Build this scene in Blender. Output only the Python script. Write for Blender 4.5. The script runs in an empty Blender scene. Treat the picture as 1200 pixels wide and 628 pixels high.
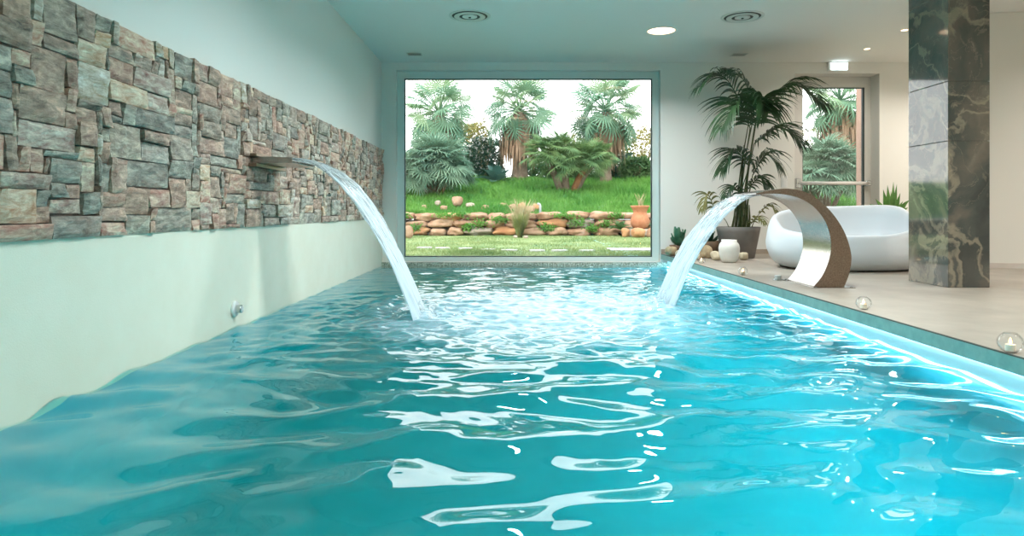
import bpy, bmesh, math, random
import numpy as np
from mathutils import Vector, Matrix, Euler, noise

random.seed(7)
rng = np.random.default_rng(7)
PI = math.pi
SC = bpy.context.scene
COL = SC.collection

# ---------------------------------------------------------------- measures
F = 780.0                      # focal length in photo pixels (1200 wide)
VX, VY = 600.0, 247.0          # vanishing point
CZ = 0.60                      # camera height over the deck
D = 9.29                       # back wall
WZ = -0.162                    # water level
XL = -1.82                     # left wall
XE = 2.076                     # deck edge
XR = 2.16                      # pool right wall
CEIL = 2.671


def P(px, py, d):
    return Vector(((px - VX) * d / F, d, CZ + (VY - py) * d / F))


def lin(r, g, b):
    def c(v):
        v /= 255.0
        return v / 12.92 if v <= 0.04045 else ((v + 0.055) / 1.055) ** 2.4
    return (c(r), c(g), c(b), 1.0)


# ---------------------------------------------------------------- materials
class NT:
    """tiny wrapper for node trees"""
    def __init__(self, name):
        self.m = bpy.data.materials.new(name)
        self.m.use_nodes = True
        self.t = self.m.node_tree
        self.t.nodes.clear()
        self.out = self.t.nodes.new('ShaderNodeOutputMaterial')

    def n(self, typ, **kw):
        nd = self.t.nodes.new('ShaderNode' + typ)
        for k, v in kw.items():
            if k.startswith('i_'):
                key = k[2:]
                key = int(key) if key.isdigit() else key.replace('_', ' ')
                nd.inputs[key].default_value = v
            else:
                setattr(nd, k, v)
        return nd

    def l(self, a, b):
        self.t.links.new(a, b)

    def ramp(self, src, stops, interp='LINEAR'):
        r = self.n('ValToRGB')
        r.color_ramp.interpolation = interp
        el = r.color_ramp.elements
        while len(el) < len(stops):
            el.new(0.5)
        for e, (p, c) in zip(el, stops):
            e.position = p
            e.color = c
        self.l(src, r.inputs['Fac'])
        return r.outputs['Color']

    def coords(self, scale=(1, 1, 1), space='Object'):
        tc = self.n('TexCoord')
        mp = self.n('Mapping')
        mp.inputs['Scale'].default_value = scale
        self.l(tc.outputs[space], mp.inputs['Vector'])
        return mp.outputs['Vector']

    def noise(self, vec, scale, detail=4, rough=0.55, dist=0.0):
        nz = self.n('TexNoise')
        nz.inputs['Scale'].default_value = scale
        nz.inputs['Detail'].default_value = detail
        nz.inputs['Roughness'].default_value = rough
        nz.inputs['Distortion'].default_value = dist
        if vec is not None:
            self.l(vec, nz.inputs['Vector'])
        return nz.outputs['Fac']

    def bump(self, h, strength=0.3, dist=0.01):
        b = self.n('Bump')
        b.inputs['Strength'].default_value = strength
        b.inputs['Distance'].default_value = dist
        self.l(h, b.inputs['Height'])
        return b.outputs['Normal']


def simple(name, c1, c2=None, scale=8, rough=0.6, metal=0.0, bump=0.0, bscale=60, bdist=0.004,
           stretch=(1, 1, 1), spec=0.5, emit=None, estr=0.0, coat=0.0, sss=None, lo=0.35, hi=0.65):
    t = NT(name)
    b = t.n('BsdfPrincipled')
    v = t.coords(stretch)
    if c2 is None:
        b.inputs['Base Color'].default_value = c1
    else:
        f = t.noise(v, scale, 5, 0.6)
        t.l(t.ramp(f, [(lo, c1), (hi, c2)]), b.inputs['Base Color'])
    b.inputs['Roughness'].default_value = rough
    b.inputs['Metallic'].default_value = metal
    b.inputs['Specular IOR Level'].default_value = spec
    b.inputs['Coat Weight'].default_value = coat
    if bump:
        t.l(t.bump(t.noise(v, bscale, 4, 0.6), bump, bdist), b.inputs['Normal'])
    if emit:
        b.inputs['Emission Color'].default_value = emit
        b.inputs['Emission Strength'].default_value = estr
    t.l(b.outputs[0], t.out.inputs['Surface'])
    return t.m


def leafmat(name, c1, c2, scale=3.0, rough=0.5, trans=0.35):
    t = NT(name)
    v = t.coords()
    col = t.ramp(t.noise(v, scale, 4, 0.6), [(0.3, c1), (0.7, c2)])
    b = t.n('BsdfPrincipled')
    t.l(col, b.inputs['Base Color'])
    b.inputs['Roughness'].default_value = rough
    tr = t.n('BsdfTranslucent')
    t.l(col, tr.inputs['Color'])
    mx = t.n('MixShader')
    mx.inputs[0].default_value = trans
    t.l(b.outputs[0], mx.inputs[1])
    t.l(tr.outputs[0], mx.inputs[2])
    t.l(mx.outputs[0], t.out.inputs['Surface'])
    return t.m


def glassmat(name, tint=(1, 1, 1, 1), refl=1.0, ior=1.45):
    t = NT(name)
    tr = t.n('BsdfTransparent')
    tr.inputs['Color'].default_value = tint
    gl = t.n('BsdfGlossy')
    gl.inputs['Roughness'].default_value = 0.0
    fr = t.n('Fresnel')
    fr.inputs['IOR'].default_value = ior
    mx = t.n('MixShader')
    m = t.n('Math', operation='MULTIPLY')
    m.inputs[1].default_value = refl
    t.l(fr.outputs[0], m.inputs[0])
    t.l(m.outputs[0], mx.inputs[0])
    t.l(tr.outputs[0], mx.inputs[1])
    t.l(gl.outputs[0], mx.inputs[2])
    t.l(mx.outputs[0], t.out.inputs['Surface'])
    return t.m


M = {}
M['paint'] = simple('white_wall_paint', lin(226, 224, 216), rough=0.75, bump=0.08, bscale=220, bdist=0.002)
M['plaster'] = simple('ribbed_lower_plaster', lin(226, 220, 200), lin(230, 226, 208), scale=3, rough=0.7, bump=0.35, bscale=160, bdist=0.003)
M['ceiling'] = simple('ceiling_paint', lin(228, 226, 219), rough=0.85)
M['floor'] = simple('beige_stone_floor', lin(148, 138, 126), lin(168, 158, 145), scale=2.2, rough=0.42, bump=0.05, bscale=40, bdist=0.002)
M['coping'] = simple('green_grey_coping', lin(112, 150, 142), lin(128, 166, 156), scale=14, rough=0.4)
M['baseboard'] = simple('baseboard_stone', lin(150, 136, 120), lin(166, 152, 136), scale=5, rough=0.5)
M['baseboard_white'] = simple('pale_baseboard', lin(205, 196, 188), lin(214, 206, 198), scale=5, rough=0.5)
M['frame'] = simple('window_frame_grey', lin(206, 216, 210), rough=0.35, spec=0.5)
M['frame_dark'] = simple('window_gasket', lin(52, 66, 66), rough=0.5)
M['door_frame'] = simple('door_frame_grey', lin(214, 211, 204), rough=0.4)
M['steel'] = None
M['chrome'] = simple('satin_metal', lin(196, 198, 198), rough=0.25, metal=1.0)
M['white_plastic'] = simple('white_plastic', lin(228, 228, 224), rough=0.4)
M['sofa'] = simple('white_moulded_plastic', lin(204, 210, 214), rough=0.45)
M['pot_grey'] = simple('grey_plant_pot', lin(104, 98, 92), lin(118, 112, 106), scale=6, rough=0.6, bump=0.1, bscale=80)
M['ceramic'] = simple('white_ceramic', lin(222, 216, 206), lin(232, 228, 220), scale=12, rough=0.5, bump=0.1, bscale=120)
M['soil'] = simple('dark_soil', lin(52, 42, 34), lin(74, 60, 48), scale=30, rough=0.95, bump=0.6)
M['pebble'] = simple('pale_river_rock', lin(176, 160, 132), lin(208, 194, 166), scale=9, rough=0.7, bump=0.2, bscale=40)
M['pebble2'] = simple('sandy_river_rock', lin(150, 128, 98), lin(200, 176, 140), scale=11, rough=0.7, bump=0.25, bscale=40)
M['dark_pot'] = simple('dark_glazed_bowl', lin(38, 40, 36), lin(58, 58, 50), scale=8, rough=0.25)
M['brown_pot'] = simple('brown_clay_pot', lin(104, 80, 58), lin(132, 104, 78), scale=8, rough=0.7)
M['kentia'] = leafmat('kentia_leaf', lin(24, 52, 30), lin(52, 84, 44), 4, 0.4, 0.2)
M['kentia_stem'] = simple('kentia_stem', lin(58, 74, 38), lin(96, 100, 58), scale=20, rough=0.55)
M['kentia_pale'] = leafmat('kentia_pale_leaf', lin(92, 98, 50), lin(128, 122, 66), 4, 0.5, 0.3)
M['succulent'] = leafmat('succulent_leaf', lin(62, 112, 88), lin(96, 146, 112), 6, 0.45, 0.1)
M['spiky'] = leafmat('spiky_leaf', lin(70, 122, 58), lin(120, 162, 84), 5, 0.4, 0.25)
M['wax'] = simple('candle_wax', lin(240, 226, 206), rough=0.5)
M['flame'] = simple('candle_flame', lin(255, 200, 130), emit=lin(255, 190, 110), estr=14.0)
M['glass'] = glassmat('window_glass', (0.985, 0.995, 0.99, 1), 1.0)
M['bowl_glass'] = glassmat('tealight_glass', (0.985, 0.99, 0.99, 1), 0.35, 1.2)
M['lens'] = simple('lit_downlight_lens', lin(255, 236, 214), emit=lin(255, 214, 178), estr=3.2)
M['spot_lens'] = simple('lit_spot_lens', lin(255, 236, 214), emit=lin(255, 206, 160), estr=9.0)
M['sign_lit'] = simple('lit_sign_panel', lin(255, 255, 255), emit=lin(226, 250, 255), estr=4.0)
M['led'] = simple('led_tape', lin(200, 235, 255), emit=lin(170, 224, 255), estr=12.0)
M['led_wet'] = simple('added_submerged_led', lin(200, 235, 255), emit=lin(150, 226, 255), estr=14.0)
M['pool_lamp'] = simple('pool_lamp_lens', lin(220, 245, 255), rough=0.3)
M['vent_dark'] = simple('vent_dark', lin(70, 72, 66), rough=0.7)
M['vent_paint'] = simple('vent_paint', lin(206, 208, 200), rough=0.5)
M['basin'] = simple('pool_plaster', lin(98, 176, 188), lin(112, 188, 200), scale=1.5, rough=0.8)
M['ledge'] = simple('pebble_ledge', lin(120, 124, 108), lin(206, 204, 188), scale=60, rough=0.7, bump=0.8, bscale=90, bdist=0.006, lo=0.42, hi=0.58)
# outdoors
M['trunk'] = simple('palm_trunk', lin(112, 92, 76), lin(168, 148, 128), scale=14, rough=0.9, bump=0.8, bscale=24, bdist=0.03, stretch=(1, 1, 2.5))
M['trunk_red'] = simple('cut_palm_trunk', lin(150, 96, 64), lin(190, 134, 92), scale=12, rough=0.9, bump=0.6, bscale=24, bdist=0.03)
M['skirt'] = leafmat('dry_palm_skirt', lin(150, 118, 94), lin(192, 160, 132), 3, 0.8, 0.2)
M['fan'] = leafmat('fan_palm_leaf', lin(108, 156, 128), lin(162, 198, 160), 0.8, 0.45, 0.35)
M['fan_light'] = leafmat('fan_palm_sunlit_leaf', lin(138, 178, 138), lin(196, 216, 168), 0.8, 0.45, 0.35)  # lit copy of the fan leaf, sunlight put into the paler colour
M['fan_dark'] = leafmat('dwarf_palm_leaf', lin(84, 128, 84), lin(150, 180, 110), 1.2, 0.45, 0.3)
M['fan_grey'] = leafmat('silvery_palm_leaf', lin(104, 148, 124), lin(160, 190, 158), 1.0, 0.5, 0.3)
M['shrub'] = leafmat('shrub_leaf', lin(66, 108, 66), lin(118, 154, 92), 1.5, 0.6, 0.3)
M['shrub_dark'] = leafmat('dark_shrub_leaf', lin(44, 78, 62), lin(84, 118, 92), 1.5, 0.6, 0.25)
M['shrub_yellow'] = leafmat('yellow_shrub_leaf', lin(140, 138, 72), lin(186, 172, 104), 1.5, 0.6, 0.4)
M['blossom'] = leafmat('white_blossom', lin(216, 206, 200), lin(244, 236, 232), 3, 0.6, 0.3)
M['broad'] = leafmat('broad_blue_leaf', lin(66, 112, 104), lin(112, 152, 136), 2, 0.4, 0.25)
M['twig'] = simple('bare_twig', lin(170, 150, 120), lin(196, 178, 146), scale=10, rough=0.9)
M['rock'] = simple('red_sandstone', lin(158, 116, 90), lin(206, 168, 138), scale=2.6, rough=0.9, bump=0.5, bscale=14, bdist=0.03)
M['rock_grey'] = simple('grey_sandstone', lin(146, 130, 116), lin(198, 180, 160), scale=2.6, rough=0.9, bump=0.5, bscale=14, bdist=0.03)
M['rock_orange'] = simple('orange_sandstone', lin(176, 122, 84), lin(214, 162, 116), scale=2.6, rough=0.9, bump=0.5, bscale=14, bdist=0.03)
M['terracotta'] = simple('terracotta', lin(186, 118, 84), lin(210, 146, 108), scale=6, rough=0.8, bump=0.15, bscale=30)
M['lawn'] = simple('short_lawn', lin(112, 142, 84), lin(168, 178, 118), scale=1.3, rough=0.95, bump=0.6, bscale=50, bdist=0.02)
M['meadow'] = simple('green_slope', lin(70, 124, 60), lin(104, 158, 72), scale=1.0, rough=0.95, bump=0.6, bscale=24, bdist=0.05)
M['blade'] = leafmat('lawn_blade', lin(120, 152, 88), lin(176, 186, 124), 0.9, 0.7, 0.35)
M['blade_lush'] = leafmat('lush_blade', lin(84, 150, 62), lin(134, 190, 88), 0.7, 0.6, 0.4)
M['stepping'] = simple('pale_stepping_stone', lin(206, 200, 188), lin(232, 228, 220), scale=6, rough=0.85)
M['paving'] = simple('pale_paving', lin(214, 212, 206), lin(230, 228, 222), scale=4, rough=0.8)
M['facade'] = simple('pink_render', lin(196, 158, 142), lin(206, 168, 152), scale=6, rough=0.9)
M['pipe'] = simple('pale_pipe', lin(196, 204, 204), rough=0.5)
M['dry_grass'] = leafmat('dry_grass', lin(196, 178, 132), lin(230, 216, 178), 3, 0.7, 0.4)
M['green_tuft'] = leafmat('green_tuft', lin(120, 136, 74), lin(170, 172, 110), 3, 0.7, 0.4)


# things in open daylight: real (dark) leaf, stone and soil albedos
OUT_K = 0.62
for _k in ('trunk trunk_red skirt fan fan_light fan_dark fan_grey shrub shrub_dark shrub_yellow blossom broad twig rock rock_grey rock_orange '
           'terracotta lawn meadow blade blade_lush stepping paving facade pipe dry_grass green_tuft').split():
    for _n in M[_k].node_tree.nodes:
        if _n.type == 'VALTORGB':
            for _e in _n.color_ramp.elements:
                c = _e.color
                _e.color = (c[0] * OUT_K, c[1] * OUT_K, c[2] * OUT_K, 1)
        elif _n.type == 'BSDF_PRINCIPLED':
            c = _n.inputs['Base Color'].default_value
            _n.inputs['Base Color'].default_value = (c[0] * OUT_K, c[1] * OUT_K, c[2] * OUT_K, 1)
            _n.inputs['Specular IOR Level'].default_value = 0.25


def mat_steel():
    t = NT('brushed_steel')
    b = t.n('BsdfPrincipled')
    v = t.coords((3, 160, 3))
    f = t.noise(v, 3.0, 3, 0.6)
    t.l(t.ramp(f, [(0.3, lin(150, 146, 140)), (0.7, lin(186, 182, 176))]), b.inputs['Base Color'])
    b.inputs['Metallic'].default_value = 1.0
    b.inputs['Roughness'].default_value = 0.24
    t.l(t.bump(f, 0.06, 0.002), b.inputs['Normal'])
    t.l(b.outputs[0], t.out.inputs['Surface'])
    return t.m


def mat_steel_side():
    t = NT('brown_reflection_steel')  # same steel, with the warm room's brown reflection put into its colour
    b = t.n('BsdfPrincipled')
    v = t.coords((40, 40, 40))
    f = t.noise(v, 3.0, 4, 0.6)
    t.l(t.ramp(f, [(0.3, lin(128, 108, 92)), (0.7, lin(158, 138, 120))]), b.inputs['Base Color'])
    b.inputs['Metallic'].default_value = 0.9
    b.inputs['Roughness'].default_value = 0.38
    t.l(b.outputs[0], t.out.inputs['Surface'])
    return t.m


def mat_marble():
    t = NT('dark_veined_marble')
    b = t.n('BsdfPrincipled')
    v = t.coords()
    w = t.n('TexNoise')
    w.inputs['Scale'].default_value = 1.6
    w.inputs['Detail'].default_value = 6
    t.l(v, w.inputs['Vector'])
    ad = t.n('VectorMath', operation='MULTIPLY_ADD')
    ad.inputs[1].default_value = (0.7, 0.7, 0.7)
    t.l(w.outputs['Color'], ad.inputs[0])
    t.l(v, ad.inputs[2])
    def ridge(scale, w, amt):
        n_ = t.noise(ad.outputs[0], scale, 5, 0.55, 1.4)
        return t.ramp(n_, [(0.5 - w, (0, 0, 0, 1)), (0.5 - w * 0.25, (amt, amt, amt, 1)), (0.5 + w * 0.1, (amt, amt, amt, 1)), (0.5 + w * 0.5, (0, 0, 0, 1))])
    va_ = t.n('Mix', data_type='RGBA', blend_type='ADD')
    va_.inputs[0].default_value = 1.0
    t.l(ridge(0.8, 0.035, 0.75), va_.inputs[6])
    t.l(ridge(1.9, 0.010, 0.4), va_.inputs[7])
    vein = va_.outputs[2]
    base = t.ramp(t.noise(ad.outputs[0], 1.5, 4, 0.5, 0.8),
                  [(0.3, lin(50, 54, 52)), (0.48, lin(78, 80, 75)), (0.6, lin(104, 98, 88)), (0.75, lin(140, 128, 112))])
    vm = t.n('Mix', data_type='RGBA')
    t.l(vein, vm.inputs[0])
    t.l(base, vm.inputs[6])
    vm.inputs[7].default_value = lin(178, 164, 140)
    fac = t.n('Math', operation='MULTIPLY')
    fac.inputs[1].default_value = 0.55
    t.l(vein, fac.inputs[0])
    t.l(fac.outputs[0], vm.inputs[0])
    t.l(vm.outputs[2], b.inputs['Base Color'])
    b.inputs['Roughness'].default_value = 0.06
    b.inputs['IOR'].default_value = 1.5
    b.inputs['Specular IOR Level'].default_value = 0.6
    b.inputs['Coat Weight'].default_value = 0.15
    b.inputs['Coat Roughness'].default_value = 0.02
    t.l(b.outputs[0], t.out.inputs['Surface'])
    return t.m


def mat_cladding():
    t = NT('split_stone_cladding')
    b = t.n('BsdfPrincipled')
    v = t.coords()
    vs = t.coords((1.0, 0.45, 1.5))
    at = t.n('Attribute')
    at.attribute_name = 'stone_tone'
    tone = at.outputs['Fac']
    base = t.ramp(tone, [(0.0, lin(148, 144, 134)), (0.10, lin(184, 178, 164)), (0.22, lin(174, 148, 132)),
                         (0.36, lin(206, 172, 152)), (0.50, lin(222, 200, 176)), (0.60, lin(164, 158, 146)),
                         (0.74, lin(190, 154, 134)), (0.86, lin(208, 200, 188)), (0.94, lin(138, 126, 116)), (1.0, lin(88, 80, 72))])
    # every stone has its own patch of grain
    off = t.n('VectorMath', operation='MULTIPLY_ADD')
    cmb = t.n('CombineXYZ')
    t.l(tone, cmb.inputs[0])
    t.l(tone, cmb.inputs[1])
    t.l(tone, cmb.inputs[2])
    off.inputs[1].default_value = (37.0, 21.0, 53.0)
    t.l(cmb.outputs[0], off.inputs[0])
    t.l(vs, off.inputs[2])
    n1 = t.noise(off.outputs[0], 19, 9, 0.74, 0.5)
    sh = t.ramp(n1, [(0.34, lin(58, 56, 54)), (0.46, lin(150, 147, 143)), (0.56, lin(196, 194, 190)), (0.68, lin(250, 248, 244))])
    mul = t.n('Mix', data_type='RGBA', blend_type='OVERLAY')
    mul.inputs[0].default_value = 0.85
    t.l(base, mul.inputs[6])
    t.l(sh, mul.inputs[7])
    rust = t.ramp(t.noise(off.outputs[0], 5, 6, 0.7, 1.0), [(0.54, (0, 0, 0, 1)), (0.66, (0.4, 0.4, 0.4, 1))])
    m2 = t.n('Mix', data_type='RGBA')
    t.l(rust, m2.inputs[0])
    t.l(mul.outputs[2], m2.inputs[6])
    m2.inputs[7].default_value = lin(156, 116, 94)
    t.l(m2.outputs[2], b.inputs['Base Color'])
    b.inputs['Roughness'].default_value = 0.5
    b.inputs['Specular IOR Level'].default_value = 0.6
    h = t.noise(off.outputs[0], 26, 9, 0.78, 0.5)
    t.l(t.bump(h, 0.8, 0.012), b.inputs['Normal'])
    t.l(b.outputs[0], t.out.inputs['Surface'])
    return t.m


def mat_water():
    t = NT('pool_water')
    b = t.n('BsdfPrincipled')
    b.inputs['Base Color'].default_value = (1, 1, 1, 1)
    b.inputs['Transmission Weight'].default_value = 1.0
    b.inputs['IOR'].default_value = 1.333
    b.inputs['Roughness'].default_value = 0.0
    foam = t.n('BsdfPrincipled')
    foam.inputs['Base Color'].default_value = lin(176, 200, 212)
    foam.inputs['Roughness'].default_value = 0.35
    at = t.n('Attribute')
    at.attribute_name = 'foam'
    v = t.coords((0.55, 1.5, 1.0))
    n1 = t.noise(v, 11, 9, 0.74, 1.3)
    s = t.n('Math', operation='ADD')
    t.l(at.outputs['Fac'], s.inputs[0])
    nc = t.n('Math', operation='MULTIPLY_ADD')
    nc.inputs[1].default_value = 2.0
    nc.inputs[2].default_value = -0.5
    t.l(n1, nc.inputs[0])
    t.l(nc.outputs[0], s.inputs[1])
    f = t.ramp(s.outputs[0], [(0.92, (0, 0, 0, 1)), (1.0, (0.55, 0.55, 0.55, 1))])
    # ramp clamps at 1: rescale first
    s2 = t.n('Math', operation='MULTIPLY')
    s2.inputs[1].default_value = 0.5
    t.l(s.outputs[0], s2.inputs[0])
    f = t.ramp(s2.outputs[0], [(0.46, (0, 0, 0, 1)), (0.56, (0.22, 0.22, 0.22, 1)), (0.66, (0.42, 0.42, 0.42, 1)), (0.85, (0.62, 0.62, 0.62, 1))])
    mx = t.n('MixShader')
    t.l(f, mx.inputs[0])
    t.l(b.outputs[0], mx.inputs[1])
    t.l(foam.outputs[0], mx.inputs[2])
    t.l(mx.outputs[0], t.out.inputs['Surface'])
    va = t.n('VolumeAbsorption')
    va.inputs['Color'].default_value = (0.0, 0.875, 0.822, 1)
    va.inputs['Density'].default_value = 0.9
    t.l(va.outputs[0], t.out.inputs['Volume'])
    return t.m


def mat_jet():
    t = NT('falling_water')
    g = t.n('BsdfPrincipled')
    g.inputs['Base Color'].default_value = (1, 1, 1, 1)
    g.inputs['Transmission Weight'].default_value = 1.0
    g.inputs['IOR'].default_value = 1.333
    g.inputs['Roughness'].default_value = 0.03
    d = t.n('BsdfPrincipled')
    d.inputs['Base Color'].default_value = lin(238, 244, 248)
    d.inputs['Roughness'].default_value = 0.25
    d.inputs['Subsurface Weight'].default_value = 0.0
    tl = t.n('BsdfTranslucent')
    tl.inputs['Color'].default_value = lin(238, 244, 248)
    dm = t.n('MixShader')
    dm.inputs[0].default_value = 0.45
    t.l(d.outputs[0], dm.inputs[1])
    t.l(tl.outputs[0], dm.inputs[2])
    at = t.n('Attribute')
    at.attribute_name = 'flow'
    mp = t.n('Mapping')
    mp.inputs['Scale'].default_value = (4, 60, 1)
    t.l(at.outputs['Vector'], mp.inputs['Vector'])
    n1 = t.noise(mp.outputs[0], 1.0, 4, 0.6, 0.4)
    sep = t.n('SeparateXYZ')
    t.l(at.outputs['Vector'], sep.inputs[0])
    ad = t.n('Math', operation='MULTIPLY_ADD')
    ad.inputs[1].default_value = 0.24
    t.l(sep.outputs[0], ad.inputs[0])
    t.l(n1, ad.inputs[2])
    f = t.ramp(ad.outputs[0], [(0.50, (0.05, 0.05, 0.05, 1)), (0.66, (0.9, 0.9, 0.9, 1))])
    mx = t.n('MixShader')
    t.l(f, mx.inputs[0])
    t.l(g.outputs[0], mx.inputs[1])
    t.l(dm.outputs[0], mx.inputs[2])
    t.l(mx.outputs[0], t.out.inputs['Surface'])
    return t.m


M['steel'] = mat_steel()
M['steel_side'] = mat_steel_side()
M['marble'] = mat_marble()
M['cladding'] = mat_cladding()
M['water'] = mat_water()
M['jet'] = mat_jet()


# ---------------------------------------------------------------- mesh builder
class MB:
    def __init__(self):
        self.v = []
        self.f = []

    def add(self, vs, fs):
        o = len(self.v)
        self.v.extend([tuple(x) for x in vs])
        self.f.extend([tuple(i + o for i in f) for f in fs])

    def box(self, a, b):
        x0, y0, z0 = a
        x1, y1, z1 = b
        self.add([(x0, y0, z0), (x1, y0, z0), (x1, y1, z0), (x0, y1, z0), (x0, y0, z1), (x1, y0, z1), (x1, y1, z1), (x0, y1, z1)],
                 [(0, 3, 2, 1), (4, 5, 6, 7), (0, 1, 5, 4), (1, 2, 6, 5), (2, 3, 7, 6), (3, 0, 4, 7)])

    def lathe(self, prof, c=(0, 0, 0), seg=32, sx=1.0, sy=1.0, cap0=True, cap1=True, axis='z'):
        """prof: list of (r, z). open ends are capped."""
        vs = []
        for r, z in prof:
            for k in range(seg):
                a = 2 * PI * k / seg
                p = (r * math.cos(a) * sx, r * math.sin(a) * sy, z)
                if axis == 'x':
                    p = (p[2], p[0], p[1])
                elif axis == 'y':
                    p = (p[0], p[2], p[1])
                vs.append((c[0] + p[0], c[1] + p[1], c[2] + p[2]))
        fs = []
        for i in range(len(prof) - 1):
            for k in range(seg):
                k2 = (k + 1) % seg
                fs.append((i * seg + k, i * seg + k2, (i + 1) * seg + k2, (i + 1) * seg + k))
        if cap0:
            fs.append(tuple(reversed(range(seg))))
        if cap1:
            b = (len(prof) - 1) * seg
            fs.append(tuple(range(b, b + seg)))
        self.add(vs, fs)

    def tube(self, pts, radii, seg=8):
        pts = [Vector(p) for p in pts]
        n = len(pts)
        if not hasattr(radii, '__len__'):
            radii = [radii] * n
        vs, fs = [], []
        up = Vector((0.31, 0.17, 0.93))
        for i, p in enumerate(pts):
            t = (pts[min(i + 1, n - 1)] - pts[max(i - 1, 0)]).normalized()
            a = t.cross(up)
            if a.length < 1e-4:
                a = t.cross(Vector((1, 0, 0)))
            a.normalize()
            b = t.cross(a)
            for k in range(seg):
                q = 2 * PI * k / seg
                vs.append(p + (a * math.cos(q) + b * math.sin(q)) * radii[i])
        for i in range(n - 1):
            for k in range(seg):
                k2 = (k + 1) % seg
                fs.append((i * seg + k, i * seg + k2, (i + 1) * seg + k2, (i + 1) * seg + k))
        fs.append(tuple(reversed(range(seg))))
        fs.append(tuple(range((n - 1) * seg, n * seg)))
        self.add(vs, fs)

    def grid(self, pts):
        """pts[i][j] -> vector"""
        r, c = len(pts), len(pts[0])
        vs = [p for row in pts for p in row]
        fs = [(i * c + j, i * c + j + 1, (i + 1) * c + j + 1, (i + 1) * c + j) for i in range(r - 1) for j in range(c - 1)]
        self.add(vs, fs)

    def rock(self, c, s, rot=0.0, amp=0.18, seed=0, sub=3, power=2.6, freq=1.4):
        bm = bmesh.new()
        bmesh.ops.create_icosphere(bm, subdivisions=sub, radius=1.0)
        off = Vector((seed * 3.17 + 1.3, seed * 1.71, seed * 0.77))
        cr, sr = math.cos(rot), math.sin(rot)
        vs = []
        for v in bm.verts:
            n = v.co.normalized()
            k = (abs(n.x) ** power + abs(n.y) ** power + abs(n.z) ** power) ** (-1.0 / power)
            k *= 1 + amp * (noise.noise(n * freq + off) + 0.5 * noise.noise(n * freq * 2.3 + off))
            x, y, z = n.x * k * s[0], n.y * k * s[1], n.z * k * s[2]
            vs.append((c[0] + x * cr - y * sr, c[1] + x * sr + y * cr, c[2] + z))
        fs = [tuple(v.index for v in f.verts) for f in bm.faces]
        bm.free()
        zmin = min(v[2] for v in vs)
        self.add(vs, fs)
        return zmin

    def build(self, name, mat, parent=None, smooth=False, bevel=0.0, bseg=2, recalc=False, mats=None):
        me = bpy.data.meshes.new(name)
        off = Vector((0, 0, 0))
        if parent is not None:
            q = parent
            while q is not None:
                off += q.location
                q = q.parent
        vs = [(v[0] - off.x, v[1] - off.y, v[2] - off.z) for v in self.v]
        me.from_pydata(vs, [], self.f)
        if mat is not None:
            me.materials.append(mat)
        if mats:
            for m in mats:
                me.materials.append(m)
        if recalc:
            bm = bmesh.new()
            bm.from_mesh(me)
            bmesh.ops.recalc_face_normals(bm, faces=bm.faces)
            bm.to_mesh(me)
            bm.free()
        if smooth:
            me.polygons.foreach_set('use_smooth', [True] * len(me.polygons))
        me.update()
        o = bpy.data.objects.new(name, me)
        COL.objects.link(o)
        if parent is not None:
            o.parent = parent
        if bevel:
            md = o.modifiers.new('bevel', 'BEVEL')
            md.width = bevel
            md.segments = bseg
            md.limit_method = 'ANGLE'
            md.angle_limit = math.radians(40)
        return o


def tag(o, label=None, cat=None, group=None, kind=None):
    if label:
        o['label'] = label
    if cat:
        o['category'] = cat
    if group:
        o['group'] = group
    if kind:
        o['kind'] = kind
    return o


def empty(name, loc, label=None, cat=None, group=None, kind=None):
    o = bpy.data.objects.new(name, None)
    COL.objects.link(o)
    o.location = loc
    o.empty_display_size = 0.1
    return tag(o, label, cat, group, kind)


def boxobj(name, a, b, mat, parent=None, bevel=0.0, **kw):
    m = MB()
    m.box(a, b)
    return m.build(name, mat, parent, bevel=bevel, **kw)


# ================================================================ ROOM SHELL
YB0 = -4.0       # wall behind the camera
XO = 7.4         # outer right wall
BT = 0.30        # back wall thickness
# window / door openings in the back wall
WX0, WX1, WZ0, WZ1 = -1.619, 2.07, -0.11, 2.564
DX0, DX1, DZ1 = 3.946, 5.13, 2.517

m = MB()
m.box((XL - 0.25, YB0 - 0.2, -1.7), (XL, D + BT, CEIL + 0.02))
wl = m.build('wall_left', M['paint'])
tag(wl, 'long left wall, white paint above and pale plaster below the stone band', 'wall', kind='structure')
lp = boxobj('plaster_dado', (XL, YB0, WZ - 0.05), (XL + 0.012, D - 0.002, 0.50), M['plaster'], wl)
tag(lp, 'pale textured plaster below the stone band')

m = MB()
m.box((XL, D, -1.7), (WX0, D + BT, CEIL + 0.02))
m.box((WX0, D, WZ1), (WX1, D + BT, CEIL + 0.02))
m.box((WX0, D, -1.7), (WX1, D + BT, WZ0))
m.box((WX1, D, -1.7), (DX0, D + BT, CEIL + 0.02))
m.box((DX0, D, DZ1), (DX1, D + BT, CEIL + 0.02))
m.box((DX0, D, -1.7), (DX1, D + BT, -0.02))
m.box((DX1, D, -1.7), (XO + 0.2, D + BT, CEIL + 0.02))
tag(m.build('wall_back', M['paint']), 'white back wall with the big window and the glass door', 'wall', kind='structure')

tag(boxobj('wall_front', (XL, YB0 - 0.2, -1.7), (XO, YB0, CEIL + 0.02), M['paint']), kind='structure')
tag(boxobj('wall_right_outer', (XO, YB0 - 0.2, -1.7), (XO + 0.2, D, CEIL + 0.02), M['paint']), kind='structure')
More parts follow.
